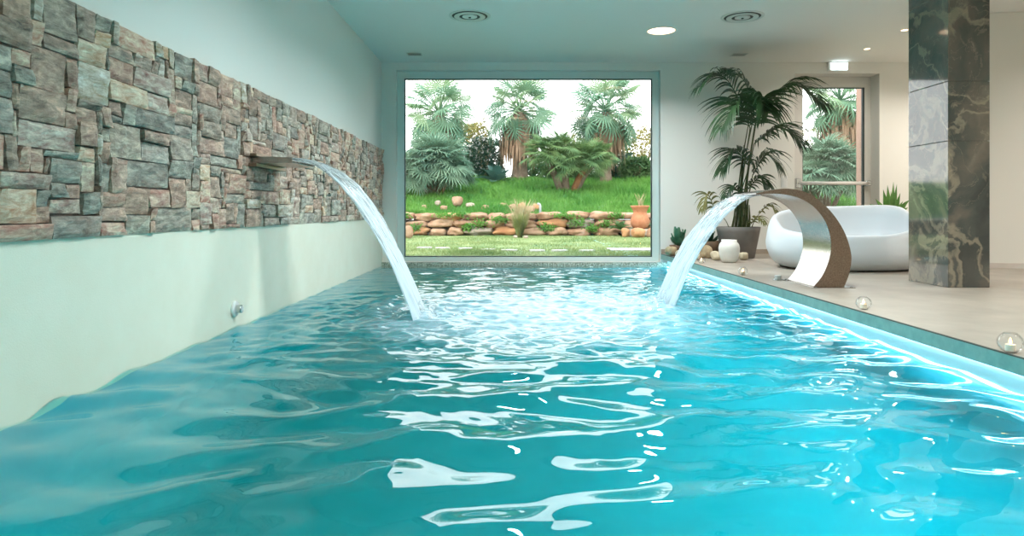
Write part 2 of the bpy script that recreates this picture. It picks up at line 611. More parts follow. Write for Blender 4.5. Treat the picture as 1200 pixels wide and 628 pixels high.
# short partition seen to the right of the pillar
m = MB()
pa, pb = Vector((4.74, 7.02, 0)), Vector((XO - 0.002, 6.55, 0))
nrm = Vector((-(pb - pa).y, (pb - pa).x, 0)).normalized() * 0.18
pts = [pa, pb, pb + nrm, pa + nrm]
m.add([(p.x, p.y, z) for z in (0.0, CEIL - 0.001) for p in pts],
      [(0, 3, 2, 1), (4, 5, 6, 7), (0, 1, 5, 4), (1, 2, 6, 5), (2, 3, 7, 6), (3, 0, 4, 7)])
tag(m.build('wall_right', M['paint']), 'white partition wall right of the marble pillar', 'wall', kind='structure')
m = MB()
dn = -nrm.normalized()
q = [pa + dn * 0.015, pb + dn * 0.015, pb, pa]
m.add([(p.x, p.y, z) for z in (0.0, 0.055) for p in q],
      [(0, 3, 2, 1), (4, 5, 6, 7), (0, 1, 5, 4), (1, 2, 6, 5), (2, 3, 7, 6), (3, 0, 4, 7)])
tag(m.build('baseboard_right', M['baseboard_white']), kind='structure')

tag(boxobj('ceiling', (XL - 0.25, YB0 - 0.2, CEIL), (XO + 0.2, D + BT, CEIL + 0.2), M['ceiling']),
    'white ceiling over the pool and the deck', 'ceiling', kind='structure')
tag(boxobj('floor', (XE + 0.012, YB0, -0.07), (XO, D, 0.0), M['floor']),
    'beige stone deck to the right of the pool', 'floor', kind='structure')
tag(boxobj('trim_1', (XE, YB0, -0.072), (XE + 0.012, D, -0.004), M['coping']),
    'grey green edge strip of the deck above the lit waterline', 'coping', kind='structure')
tag(boxobj('trim_2', (XE + 0.002, YB0, -0.004), (XE + 0.014, D, 0.0015), M['vent_dark']), kind='structure')
m = MB()
m.box((WX1 + 0.01, D - 0.014, 0), (DX0, D, 0.065))
m.box((DX1, D - 0.014, 0), (XO, D, 0.065))
tag(m.build('baseboard_back', M['baseboard']), kind='structure')
# ledge of pebbles between the window and the water
tag(boxobj('trim_3', (XL + 0.012, D - 0.07, WZ - 0.3), (XE + 0.08, D - 0.001, -0.115), M['ledge']),
    'narrow pebble ledge between window and water', 'ledge', kind='structure')

# pool basin: one continuous lining with rounded corners between floor and sides
PD = -1.45
CR = 0.55
pa_ = [(XL + 0.012, WZ - 0.0505)]
pa_ += [(XL + 0.012 + CR - CR * math.cos(a), PD + CR - CR * math.sin(a)) for a in np.linspace(0, PI / 2, 12)]
pa_ += [(XR - CR + CR * math.sin(a), PD + CR - CR * math.cos(a)) for a in np.linspace(0, PI / 2, 12)]
pa_ += [(XR, -0.0725)]
pb_ = [(XR + 0.15, -0.0725), (XR + 0.15, PD - 0.15), (XL, PD - 0.15), (XL, WZ - 0.0505)]
prof_ = pa_ + pb_
n_ = len(prof_)
m = MB()
for yy in (YB0, D - 0.065):
    m.v += [(x, yy, z) for x, z in prof_]
for k in range(n_):
    k2 = (k + 1) % n_
    m.f.append((k, k2, n_ + k2, n_ + k))
m.f.append(tuple(range(n_)))
m.f.append(tuple(reversed(range(n_, 2 * n_))))
m.box((XL + 0.012, D - 0.0649, PD), (XR, D, WZ - 0.31))
ba = m.build('pool_basin', M['basin'])
ba.data.polygons.foreach_set('use_smooth', [3 < k < 24 for k in range(len(ba.data.polygons))])
tag(ba, 'pale aqua lined swimming pool basin under the water', 'pool', kind='structure')

tag(boxobj('trim_4', (XR - 0.004, YB0, -0.30), (XR + 0.001, D - 0.07, -0.073), M['white_plastic']),
    'pale waterline band on the right pool wall under the deck edge', 'tile band', kind='structure')
# LED tape under the overhang
tag(boxobj('led_strip', (XR - 0.020, 0.2, -0.086), (XR - 0.006, D - 0.08, -0.0735), M['led']),
    'lit pale blue light strip under the deck edge', 'light strip')

# ================================================================ STONE CLADDING
def cladding():
    cell = 0.0322
    ny = int((D - 0.005 + 0.6) / cell)
    nz = 30
    z0, z1 = 0.487, 1.450
    cz = (z1 - z0) / nz
    occ = np.zeros((nz, ny), bool)
    m = MB()
    tones = []
    r = random.Random(21)
    for j in range(nz):
        for i in range(ny):
            if occ[j, i]:
                continue
            h = r.choices([1, 2, 3, 4, 5], [1.5, 4, 5, 3, 1])[0]
            w = r.choices([2, 3, 4, 6, 8, 10, 12], [1.0, 1.6, 2.4, 3, 3, 2.2, 1.2])[0]
            if r.random() < 0.05:
                w, h = 2, 6
            if w < 4 and h > 4 and r.random() < 0.7:
                h = 2
            h = min(h, nz - j)
            if nz - j - h == 1:
                h += 1
            k = 0
            while k < w and i + k < ny and not occ[j, i + k]:
                k += 1
            w = max(1, k)
            # rows above must be free
            hh = 1
            while hh < h and not occ[j + hh, i:i + w].any():
                hh += 1
            h = hh
            occ[j:j + h, i:i + w] = True
            y0, y1 = -0.6 + i * cell, -0.6 + (i + w) * cell
            zz0, zz1 = z0 + j * cz, z0 + (j + h) * cz
            g = 0.0024
            jit = lambda s: r.uniform(-s, s)
            c00 = (y0 + g + jit(.004), zz0 + g + (jit(.004) if j > 0 else 0))
            c10 = (y1 - g + jit(.004), zz0 + g + (jit(.004) if j > 0 else 0))
            top = j + h >= nz
            c11 = (y1 - g + jit(.005), zz1 - g + (0.012 * r.random() if top else jit(.005)))
            c01 = (y0 + g + jit(.005), zz1 - g + (0.012 * r.random() if top else jit(.005)))
            dep = r.choice([0.024, 0.027, 0.030, 0.034, 0.040]) + jit(.003)
            ty, tz = jit(0.006), jit(0.008)
            nu = max(3, min(9, w + 1))
            nv = max(3, min(7, h + 2))
            so = Vector((r.uniform(0, 90), r.uniform(0, 90), r.uniform(0, 90)))
            back, front = [], []
            for b in range(nv + 1):
                rowb, rowf = [], []
                v = b / nv
                for a in range(nu + 1):
                    u = a / nu
                    yy = (c00[0] * (1 - u) + c10[0] * u) * (1 - v) + (c01[0] * (1 - u) + c11[0] * u) * v
                    zz = (c00[1] * (1 - u) + c10[1] * u) * (1 - v) + (c01[1] * (1 - u) + c11[1] * u) * v
                    q = Vector((yy * 16, zz * 16, 0)) + so
                    e = min(u * (y1 - y0), (1 - u) * (y1 - y0), v * (zz1 - zz0), (1 - v) * (zz1 - zz0))
                    chip = -0.008 * max(0, 1 - e / 0.008)
                    dd = dep + ty * (u - .5) * 2 + tz * (v - .5) * 2 + 0.008 * noise.noise(q) + 0.006 * noise.noise(q * 2.7) + chip
                    dd = max(0.016, dd)
                    edge = 0.004 if e < 1e-6 else 0
                    sy = 0.0025 * noise.noise(q * 1.9 + Vector((7, 0, 0))) if e < 1e-6 else 0
                    rowf.append((XL + dd, min(yy + sy, D - 0.004), zz + (0.0025 * noise.noise(q * 1.9) if (e < 1e-6 and j > 0) else 0)))
                back.append(rowb)
                front.append(rowf)
            st = len(m.v)
            m.grid(front)
            # sides back to the wall
            nv1, nu1 = nv + 1, nu + 1
            ring = [(0, a) for a in range(nu1)] + [(b, nu) for b in range(1, nv1)] + [(nv, a) for a in range(nu - 1, -1, -1)] + [(b, 0) for b in range(nv - 1, 0, -1)]
            base = len(m.v)
            for (b, a) in ring:
                p = front[b][a]
                m.v.append((XL + 0.001, p[1], p[2]))
            L = len(ring)
            for k in range(L):
                k2 = (k + 1) % L
                fa = st + ring[k][0] * nu1 + ring[k][1]
                fb = st + ring[k2][0] * nu1 + ring[k2][1]
                m.f.append((fa, base + k, base + k2, fb))
            tones.extend([r.random() * 0.93] * (len(m.v) - st))
    # mortar bed behind
    st = len(m.v)
    m.box((XL, -0.6, z0 - 0.001), (XL + 0.009, D - 0.004, z1))
    tones.extend([1.0] * (len(m.v) - st))
    o = m.build('stone_cladding', M['cladding'])
    at = o.data.attributes.new('stone_tone', 'FLOAT', 'POINT')
    at.data.foreach_set('value', np.array(tones, dtype=np.float32))
    tag(o, 'band of grey and brown split stone cladding along the left wall', 'stone cladding', kind='structure')


cladding()

# ================================================================ WINDOW
YW = D + 0.10
win = empty('window_1', (0.22, YW, WZ0), 'large fixed garden window at the end of the pool', 'window', kind='structure')
gx0, gx1, gz0, gz1 = -1.52, 1.978, -0.052, 2.465
m = MB()
m.box((WX0, YW, WZ0), (gx0, YW + 0.08, WZ1))
m.box((gx1, YW, WZ0), (WX1, YW + 0.08, WZ1))
m.box((gx0, YW, gz1), (gx1, YW + 0.08, WZ1))
m.box((gx0, YW, WZ0), (gx1, YW + 0.08, gz0))
m.build('window_frame', M['frame'], win, bevel=0.004)
m = MB()
g = 0.014
m.box((gx0, YW + 0.012, gz0), (gx0 + g, YW + 0.05, gz1))
m.box((gx1 - g, YW + 0.012, gz0), (gx1, YW + 0.05, gz1))
m.box((gx0 + g, YW + 0.012, gz1 - g), (gx1 - g, YW + 0.05, gz1))
m.box((gx0 + g, YW + 0.012, gz0), (gx1 - g, YW + 0.05, gz0 + g))
m.build('gasket', M['frame_dark'], win)
boxobj('pane', (gx0 + 0.004, YW + 0.028, gz0 + 0.004), (gx1 - 0.004, YW + 0.036, gz1 - 0.004), M['glass'], win)

# ================================================================ DOOR
YD = D + 0.22
door = empty('door_1', (4.55, YD, 0), 'glazed garden door with a push bar behind the white sofa', 'door', kind='structure')
m = MB()
fx0, fx1 = DX0, DX1
m.box((fx0, YD, 0), (fx0 + 0.06, YD + 0.07, DZ1))
m.box((fx1 - 0.045, YD, 0), (fx1, YD + 0.07, DZ1))
m.box((fx0 + 0.06, YD, DZ1 - 0.085), (fx1 - 0.045, YD + 0.07, DZ1))
m.build('door_frame', M['door_frame'], door, bevel=0.004)
lx0, lx1, lz1 = fx0 + 0.062, fx1 - 0.047, DZ1 - 0.087
m = MB()
m.box((lx0, YD - 0.02, 0.008), (lx0 + 0.135, YD + 0.05, lz1))
m.box((lx1 - 0.055, YD - 0.02, 0.008), (lx1, YD + 0.05, lz1))
m.box((lx0 + 0.135, YD - 0.02, lz1 - 0.07), (lx1 - 0.055, YD + 0.05, lz1))
m.box((lx0 + 0.135, YD - 0.02, 0.008), (lx1 - 0.055, YD + 0.05, 0.14))
leaf = m.build('door_leaf', M['door_frame'], door, bevel=0.005)
ax0, ax1, az0, az1 = lx0 + 0.135, lx1 - 0.055, 0.14, lz1 - 0.07
m = MB()
m.box((ax0, YD, az0), (ax0 + 0.012, YD + 0.03, az1))
m.box((ax1 - 0.022, YD - 0.012, az0), (ax1, YD + 0.03, az1))
m.box((ax0 + 0.012, YD, az1 - 0.012), (ax1 - 0.022, YD + 0.03, az1))
m.build('gasket', M['frame_dark'], leaf)
boxobj('pane', (ax0 + 0.002, YD + 0.012, az0 + 0.002), (ax1 - 0.002, YD + 0.02, az1 - 0.002), M['glass'], leaf)
m = MB()
m.tube([(lx0 + 0.03, YD - 0.085, 0.99), (lx1 - 0.02, YD - 0.085, 0.99)], 0.026, 14)
pbar = m.build('push_bar', M['door_frame'], door, smooth=True)
m = MB()
m.box((lx0 + 0.01, YD - 0.105, 0.93), (lx0 + 0.075, YD - 0.0205, 1.06))
m.box((lx1 - 0.06, YD - 0.105, 0.955), (lx1 - 0.005, YD - 0.0205, 1.025))
m.build('bracket', M['chrome'], pbar, bevel=0.006)

# ================================================================ PILLAR
cx0, cx1, cy0, cy1 = 3.407, 3.733, 5.2, 5.72
pil = empty('pillar', ((cx0 + cx1) / 2, (cy0 + cy1) / 2, 0), 'square pillar clad in dark veined polished marble', 'pillar', kind='structure')
zs = [0.0, 0.62, 1.60, 2.10, CEIL - 0.001]
zs = [0.0, CZ + (247 - 165) / F * 5.2, CZ + (247 - 95) / F * 5.2, CZ + (247 - 20) / F * 5.2 + 0.2, CEIL - 0.001]
for k in range(4):
    a, b = zs[k], zs[k + 1]
    boxobj('marble_slab', (cx0, cy0, a + 0.001), (cx1, cy1, b - 0.001), M['marble'], pil, bevel=0.003)
boxobj('core', (cx0 + 0.01, cy0 + 0.01, 0), (cx1 - 0.01, cy1 - 0.01, CEIL - 0.001), M['vent_dark'], pil)

# ================================================================ WATER
IMP_L = Vector((-0.67, 4.85))
IMP_R = Vector((1.25, 5.45))


def water():
    r = np.random.default_rng(5)
    nx = 560
    xs = np.linspace(XL + 0.008, XR + 0.004, nx)
    ys = [YB0 - 0.005]
    y = YB0 + 0.1
    while y < 1.0:
        ys.append(y)
        y += 0.06
    while y < D - 0.06:
        ys.append(y)
        y += 0.0045 + 0.0013 * max(0.0, y - 1.0)
    ys.append(D - 0.055)
    ys = np.array(ys)
    X, Y = np.meshgrid(xs, ys)
    dl = np.hypot((X - IMP_L.x) / 1.0, (Y - IMP_L.y) / 1.0)
    dr = np.hypot((X - IMP_R.x) / 1.0, (Y - IMP_R.y) / 1.0)
    # agitation around the two impacts
    ag = np.clip(np.exp(-(dl / 1.15) ** 2) + np.exp(-(dr / 1.15) ** 2), 0, 1.2)
    calm = np.clip((Y - 0.3) / 3.2, 0.0, 1.0)
    H = np.zeros_like(X)
    # broad swell: crests mostly across the pool, coming from the jets
    WX = X + 0.10 * np.sin(1.9 * Y + 0.7) + 0.05 * np.sin(5.1 * Y + 2.2 * X)
    WY = Y + 0.10 * np.sin(1.7 * X + 1.1) + 0.05 * np.sin(4.3 * X - 2.9 * Y)
    for k in range(46):
        lam = r.uniform(0.2, 0.6)
        th = PI / 2 + r.normal(0, 0.45)
        kk = 2 * PI / lam
        amp = 0.0105 * lam * r.uniform(0.5, 1.2) / 2.2
        H += amp * np.sin(kk * (WX * math.cos(th) + WY * math.sin(th)) + r.uniform(0, 2 * PI))
    side = 0.45 + 0.55 * np.clip((X - XL) / 1.3, 0, 1)
    side = 1.0 - (1.0 - side) * np.clip((Y - 2.2) / 1.5, 0, 1)
    H *= (0.66 + 0.5 * calm) * (1.0 - 0.68 * np.clip((Y - 2.6) / 2.4, 0, 1)) * side
    # circular trains from the two impacts
    for dd, ph in ((dl, 0.3), (dr, 1.9)):
        H += 0.0045 * np.sin(2 * PI * dd / 0.30 + ph) * np.exp(-dd / 2.4) * np.clip(dd / 0.3, 0, 1)
        H += 0.0030 * np.sin(2 * PI * dd / 0.17 + ph * 2) * np.exp(-dd / 1.6) * np.clip(dd / 0.3, 0, 1)
    # short chop
    C = np.zeros_like(X)
    for k in range(60):
        lam = r.uniform(0.07, 0.24)
        th = PI / 2 + r.normal(0, 0.8)
        kk = 2 * PI / lam
        amp = 0.016 * lam * r.uniform(0.5, 1.2) / 2.4
        C += amp * np.sin(kk * (WX * math.cos(th) + WY * math.sin(th)) + r.uniform(0, 2 * PI))
    chopw = (0.10 + 0.10 * np.clip((Y - 2.2) / 2.5, 0, 1)) * side + 1.1 * ag * (0.3 + 0.7 * side)
    H += C * chopw
    # water thrown up where the sheets land
    H += 0.03 * np.exp(-(dl / 0.16) ** 2) + 0.03 * np.exp(-(dr / 0.2) ** 2)
    # fades to flat under the back ledge
    Z = WZ + H
    # foam
    e = ((X - 0.22) / 1.45) ** 2 + ((Y - 5.0) / 1.75) ** 2
    fm = np.clip(1.0 - e, -1, 1) * 0.55 + 0.20 * ag
    fm = np.where(fm < 0, fm * 0.8, fm)
    fm += 0.35 * np.exp(-(dl / 0.22) ** 2) + 0.35 * np.exp(-(dr / 0.25) ** 2)
    foam = np.clip(fm + 0.28, 0, 1.2)
    ny = len(ys)
    top = np.stack([X, Y, Z], -1).reshape(-1, 3)
    # boundary ring down to the basin
    ring = [(0, j) for j in range(nx)] + [(i, nx - 1) for i in range(1, ny)] + [(ny - 1, j) for j in range(nx - 2, -1, -1)] + [(i, 0) for i in range(ny - 2, 0, -1)]
    ri = np.array([a * nx + b for a, b in ring])
    bot = top[ri].copy()
    bot[:, 2] = PD - 0.01
    verts = np.concatenate([top, bot])
    idx = np.arange(ny * nx).reshape(ny, nx)
    quads = np.stack([idx[:-1, :-1], idx[:-1, 1:], idx[1:, 1:], idx[1:, :-1]], -1).reshape(-1, 4)
    L = len(ri)
    b0 = ny * nx
    k = np.arange(L)
    k2 = (k + 1) % L
    side = np.stack([ri[k], b0 + k, b0 + k2, ri[k2]], -1)
    nq = len(quads) + len(side)
    me = bpy.data.meshes.new('pool_water')
    me.vertices.add(len(verts))
    me.vertices.foreach_set('co', verts.astype(np.float32).ravel())
    loops = np.concatenate([quads.ravel(), side.ravel(), (b0 + np.arange(L))[::-1]])
    me.loops.add(len(loops))
    me.loops.foreach_set('vertex_index', loops.astype(np.int32))
    starts = np.concatenate([np.arange(nq) * 4, [nq * 4]])
    tot = np.concatenate([np.full(nq, 4), [L]])
    me.polygons.add(nq + 1)
    me.polygons.foreach_set('loop_start', starts.astype(np.int32))
    me.polygons.foreach_set('loop_total', tot.astype(np.int32))
    sm = np.zeros(nq + 1, bool)
    sm[:len(quads)] = True
    me.polygons.foreach_set('use_smooth', sm)
    me.update(calc_edges=True)
    me.validate()
    at = me.attributes.new('foam', 'FLOAT', 'POINT')
    at.data.foreach_set('value', np.concatenate([foam.ravel(), np.zeros(L)]).astype(np.float32))
    me.materials.append(M['water'])
    o = bpy.data.objects.new('pool_water', me)
    COL.objects.link(o)
    tag(o, 'clear turquoise rippling water filling the indoor pool', 'water', kind='stuff')


water()


# ---------------------------------------------------------------- water sheets
def jet(name, label, x0, x1, z0, ya0, ya1, yb0, yb1, sign, vdown=0.0, th=0.016, seed=1):
    """falling sheet from x0,z0 to x1 at the water; ya = edges at the lip, yb = edges at landing"""
    nu, nv = 150, 110
    g = 9.81
    dz = z0 - (WZ - 0.02)
    T = (-vdown + math.sqrt(vdown ** 2 + 2 * g * dz)) / g
    vx = (x1 - x0) / T
    rows_f, rows_b, flow = [], [], []
    so = Vector((seed * 11.3, seed * 5.1, seed * 2.9))
    for i in range(nu + 1):
        u = i / nu
        t = u * T
        x = x0 + vx * t
        z = z0 - vdown * t - 0.5 * g * t * t
        tan = Vector((vx, 0, -vdown - g * t)).normalized()
        nor = Vector((-tan.z, 0, tan.x)) * (1 if sign > 0 else -1)
        y0 = ya0 + (yb0 - ya0) * u ** 0.8
        y1 = ya1 + (yb1 - ya1) * u ** 0.8
        rf, rb = [], []
        grow = 0.25 + 0.75 * min(1, u * 2.2)
        for j in range(nv + 1):
            v = j / nv
            e = min(v, 1 - v) * 2
            thick = th * (0.35 + 0.65 * math.sqrt(min(1, e * 3 + 0.02))) * (0.5 + 0.5 * grow)
            q = Vector((u * 5.0, v * 16, 0)) + so
            wob = (0.016 * noise.noise(q * 0.5) + 0.011 * noise.noise(q) + 0.012 * noise.noise(Vector((u * 10, v * 40, 3)) + so)) * grow
            wob2 = (0.012 * noise.noise(q + Vector((0, 0, 9))) + 0.012 * noise.noise(Vector((u * 9, v * 38, 13)) + so)) * grow
            yy = y0 + (y1 - y0) * v + 0.02 * grow * noise.noise(Vector((u * 7, v * 3, 31)) + so)
            c = Vector((x, yy, z))
            rf.append(c + nor * (thick * 0.5 + wob))
            rb.append(c - nor * (thick * 0.5 + max(wob2, -thick * 0.8 - wob)))
            flow.append((u, v, 0))
        rows_f.append(rf)
        rows_b.append(rb)
    m = MB()
    m.grid(rows_f)
    nb = len(m.v)
    r, c = nu + 1, nv + 1
    m.v.extend([tuple(p) for row in rows_b for p in row])
    for i in range(nu):
        for j in range(nv):
            m.f.append((nb + i * c + j, nb + (i + 1) * c + j, nb + (i + 1) * c + j + 1, nb + i * c + j + 1))
    for i in range(nu):
        m.f.append((i * c, (i + 1) * c, nb + (i + 1) * c, nb + i * c))
        m.f.append((i * c + nv, nb + i * c + nv, nb + (i + 1) * c + nv, (i + 1) * c + nv))
    for j in range(nv):
        m.f.append((j, nb + j, nb + j + 1, j + 1))
        k = nu * c
        m.f.append((k + j, k + j + 1, nb + k + j + 1, nb + k + j))
    o = m.build(name, M['jet'], None, smooth=True, recalc=True)
    at = o.data.attributes.new('flow', 'FLOAT_VECTOR', 'POINT')
    at.data.foreach_set('vector', np.array(flow + flow, dtype=np.float32).ravel())
    tag(o, label, 'water jet', 'water sheets falling into the pool')
    return o


jet('water_jet', 'arc of clear water falling from the spout in the stone wall', -1.52, -0.66, 0.958, 4.56, 5.08, 4.60, 5.08, 1, th=0.026, seed=1)
jet('water_jet', 'broad white sheet of water pouring from the curved steel fountain', 1.95, 1.25, 0.728, 5.205, 5.695, 5.20, 5.76, -1, vdown=0.12, th=0.03, seed=2)


def splash(label, c, n, spread, seed):
    r = random.Random(seed)
    m = MB()
    for _ in range(n):
        a = r.uniform(0, 2 * PI)
        d = abs(r.gauss(0, spread))
        h = abs(r.gauss(0, 0.05)) * math.exp(-d / spread * 0.6) + 0.012
        s = r.uniform(0.0025, 0.008)
        p = (c[0] + d * math.cos(a), c[1] + d * math.sin(a), WZ + h)
        m.lathe([(s * 0.5, -s * 0.85), (s, -s * 0.2), (s * 0.85, s * 0.5), (s * 0.3, s)], p, 6)
    o = m.build('splash_droplets', M['jet'], None, smooth=True)
    tag(o, label, 'splash', kind='stuff')


splash('water droplets thrown up where the left jet lands', IMP_L, 170, 0.16, 3)
splash('water droplets thrown up where the broad right sheet lands', IMP_R, 200, 0.2, 4)

# ================================================================ SPOUT IN THE STONE WALL
sp = empty('wall_spout', (XL, 4.82, 0.95), 'flat steel water spout sticking out of the stone wall', 'spout')
m = MB()
zt = 0.962
m.box((XL + 0.02, 4.56, zt - 0.034), (-1.50, 5.08, zt - 0.028))
m.box((XL + 0.02, 4.56, zt - 0.028), (-1.505, 4.566, zt + 0.006))
m.box((XL + 0.02, 5.074, zt - 0.028), (-1.505, 5.08, zt + 0.006))
m.box((XL + 0.02, 4.566, zt + 0.004), (-1.62, 5.074, zt + 0.010))
m.build('blade', M['steel'], sp, bevel=0.001)
m = MB()
m.box((XL + 0.018, 4.52, zt - 0.06), (XL + 0.085, 5.12, zt - 0.036))
m.box((XL + 0.018, 4.52, zt + 0.011), (XL + 0.085, 5.12, zt + 0.03))
m.build('wall_plate', M['steel_side'], sp, bevel=0.002)

# nozzle / push button on the left wall
c = P(278, 362, 1.0)
dn_ = F * (-(XL + 0.012)) / (600 - 274)
py_ = CZ + (247 - 362) * dn_ / F
bt = empty('air_button', (XL + 0.012, dn_, py_), 'round pale air button on the plaster wall just above the water', 'button')
m = MB()
m.lathe([(0.050, 0.0), (0.053, 0.006), (0.050, 0.016), (0.042, 0.020)], (XL + 0.012, dn_, py_), 32, axis='x')
m.build('rosette', M['white_plastic'], bt, smooth=False, recalc=True, bevel=0.002)
m = MB()
m.lathe([(0.026, 0.018), (0.026, 0.050), (0.022, 0.056), (0.012, 0.057)], (XL + 0.012, dn_, py_), 24, axis='x')
m.build('knob', M['chrome'], bt, recalc=True)

# ================================================================ CURVED STEEL FOUNTAIN
def catmull(pts, n=8):
    pts = [Vector(p) for p in pts]
    ext = [pts[0] * 2 - pts[1]] + pts + [pts[-1] * 2 - pts[-2]]
    out = []
    for i in range(1, len(ext) - 2):
        p0, p1, p2, p3 = ext[i - 1], ext[i], ext[i + 1], ext[i + 2]
        for k in range(n):
            t = k / n
            out.append(0.5 * ((2 * p1) + (p2 - p0) * t + (2 * p0 - 5 * p1 + 4 * p2 - p3) * t * t + (3 * p1 - p0 - 3 * p2 + p3) * t ** 3))
    out.append(pts[-1])
    return out


def fountain():
    yn, yf = 5.2, 5.7
    outer_px = [(886, 226.5), (903, 223), (923, 221), (945, 225.5), (962, 236.5), (977, 252), (989, 271), (996, 291), (997.5, 306), (994.5, 322), (989, 336.2)]
    inner_px = [(953, 336.2), (963, 324), (970, 309), (973.8, 292), (972.5, 275), (966.5, 258.5), (956, 244.5), (942, 234.5), (924, 228.6), (905, 226.8), (886, 228.0)]
    oc = catmull([P(x, y, yn) for x, y in outer_px], 6)
    ic = catmull([P(x, y, yn) for x, y in inner_px], 6)
    n = len(oc)
    ic = list(reversed(ic))          # from mouth to base like oc
    fo = empty('water_fountain', (2.47, 5.45, 0), 'curved stainless steel cobra shaped pool fountain on the deck', 'fountain')
    # shell: outer skin + inner skin across the width
    m = MB()
    for curve, flip in ((oc, False), (ic, True)):
        a = [(p.x, yn, p.z) for p in curve]
        b = [(p.x, yf, p.z) for p in curve]
        st = len(m.v)
        m.v.extend(a + b)
        for i in range(n - 1):
            f = (st + i, st + i + 1, st + n + i + 1, st + n + i)
            m.f.append(tuple(reversed(f)) if flip else f)
    # mouth lip and bottom
    m.f.append((0, n, 3 * n, 2 * n))
    m.f.append((n - 1, 3 * n - 1, 4 * n - 1, 2 * n - 1))
    m.build('curved_band', M['steel'], fo, smooth=True, recalc=True)
    for yy, s in ((yn, -1), (yf, 1)):
        m = MB()
        st = 0
        a = [(p.x, yy, p.z) for p in oc] + [(p.x, yy, p.z) for p in ic]
        b = [(p.x, yy + s * 0.003, p.z) for p in oc] + [(p.x, yy + s * 0.003, p.z) for p in ic]
        m.v = a + b
        for i in range(n - 1):
            m.f.append((2 * n + i, 2 * n + i + 1, 3 * n + i + 1, 3 * n + i))
        m.build('side_cheek', M['steel_side'], fo, recalc=True)
    m = MB()
    m.box((2.335, 5.15, 0.0), (2.66, 5.75, 0.006))
    bp = m.build('base_plate', M['steel'], fo, bevel=0.002)
    for yy in (5.166, 5.734):
        for xx in (2.36, 2.635):
            m = MB()
            m.lathe([(0.009, 0.006), (0.009, 0.011), (0.004, 0.013)], (xx, yy, 0), 10)
            m.build('bolt', M['chrome'], bp)


fountain()

# small deck fitting by the fountain
p = Vector(((911.6 - 600) / F * 5.78, 5.78, 0))
dk = empty('deck_button', p, 'small round metal air button on the deck beside the fountain', 'button')
m = MB()
m.lathe([(0.048, 0.0), (0.048, 0.004), (0.042, 0.007)], p, 28)
m.build('flange', M['chrome'], dk, recalc=True)
m = MB()
m.lathe([(0.028, 0.006), (0.028, 0.036), (0.024, 0.040)], p, 24)
m.build('cap', M['white_plastic'], dk, recalc=True)

# ================================================================ TEA LIGHTS
def tealight(px, py, r, label):
    d = CZ * F / (py - VY)
    c = Vector(((px - VX) * d / F, d, 0))
    e = empty('tealight_holder', c, label, 'tealight', 'glass tealights along the pool edge')
    m = MB()
    pr = []
    for k in range(21):
        a = -PI * 0.40 + k / 20 * PI * 0.72
        pr.append((r * math.cos(a), r * 0.85 + r * 0.9 * math.sin(a)))
    pr[0] = (pr[0][0], 0.001)
    inner = [(q[0] - 0.003, q[1] + (0.004 if i == 0 else 0)) for i, q in enumerate(reversed(pr))]
    m.lathe(pr + inner, c, 40)
    m.build('glass_bowl', M['bowl_glass'], e, smooth=True, recalc=True)
    m = MB()
    m.lathe([(0.019, 0.006), (0.019, 0.022 + r * 0.25), (0.016, 0.023 + r * 0.25)], c, 18)
    cd = m.build('candle', M['wax'], e, recalc=True)
    m = MB()
    z = 0.024 + r * 0.25
    m.lathe([(0.0015, z), (0.006, z + 0.007), (0.0045, z + 0.015), (0.0008, z + 0.026)], c, 10)
    m.build('flame', M['flame'], cd, smooth=True)


tealight(1184, 413, 0.050, 'glass tealight nearest the camera on the deck edge, below the pillar')
tealight(1012, 362.5, 0.046, 'glass tealight on the deck just in front of the steel fountain')
tealight(870.5, 322.5, 0.046, 'glass tealight on the deck behind the steel fountain, below the white vase')
tealight(822, 308.5, 0.044, 'farthest glass tealight, on the deck corner beside the falling water sheet')

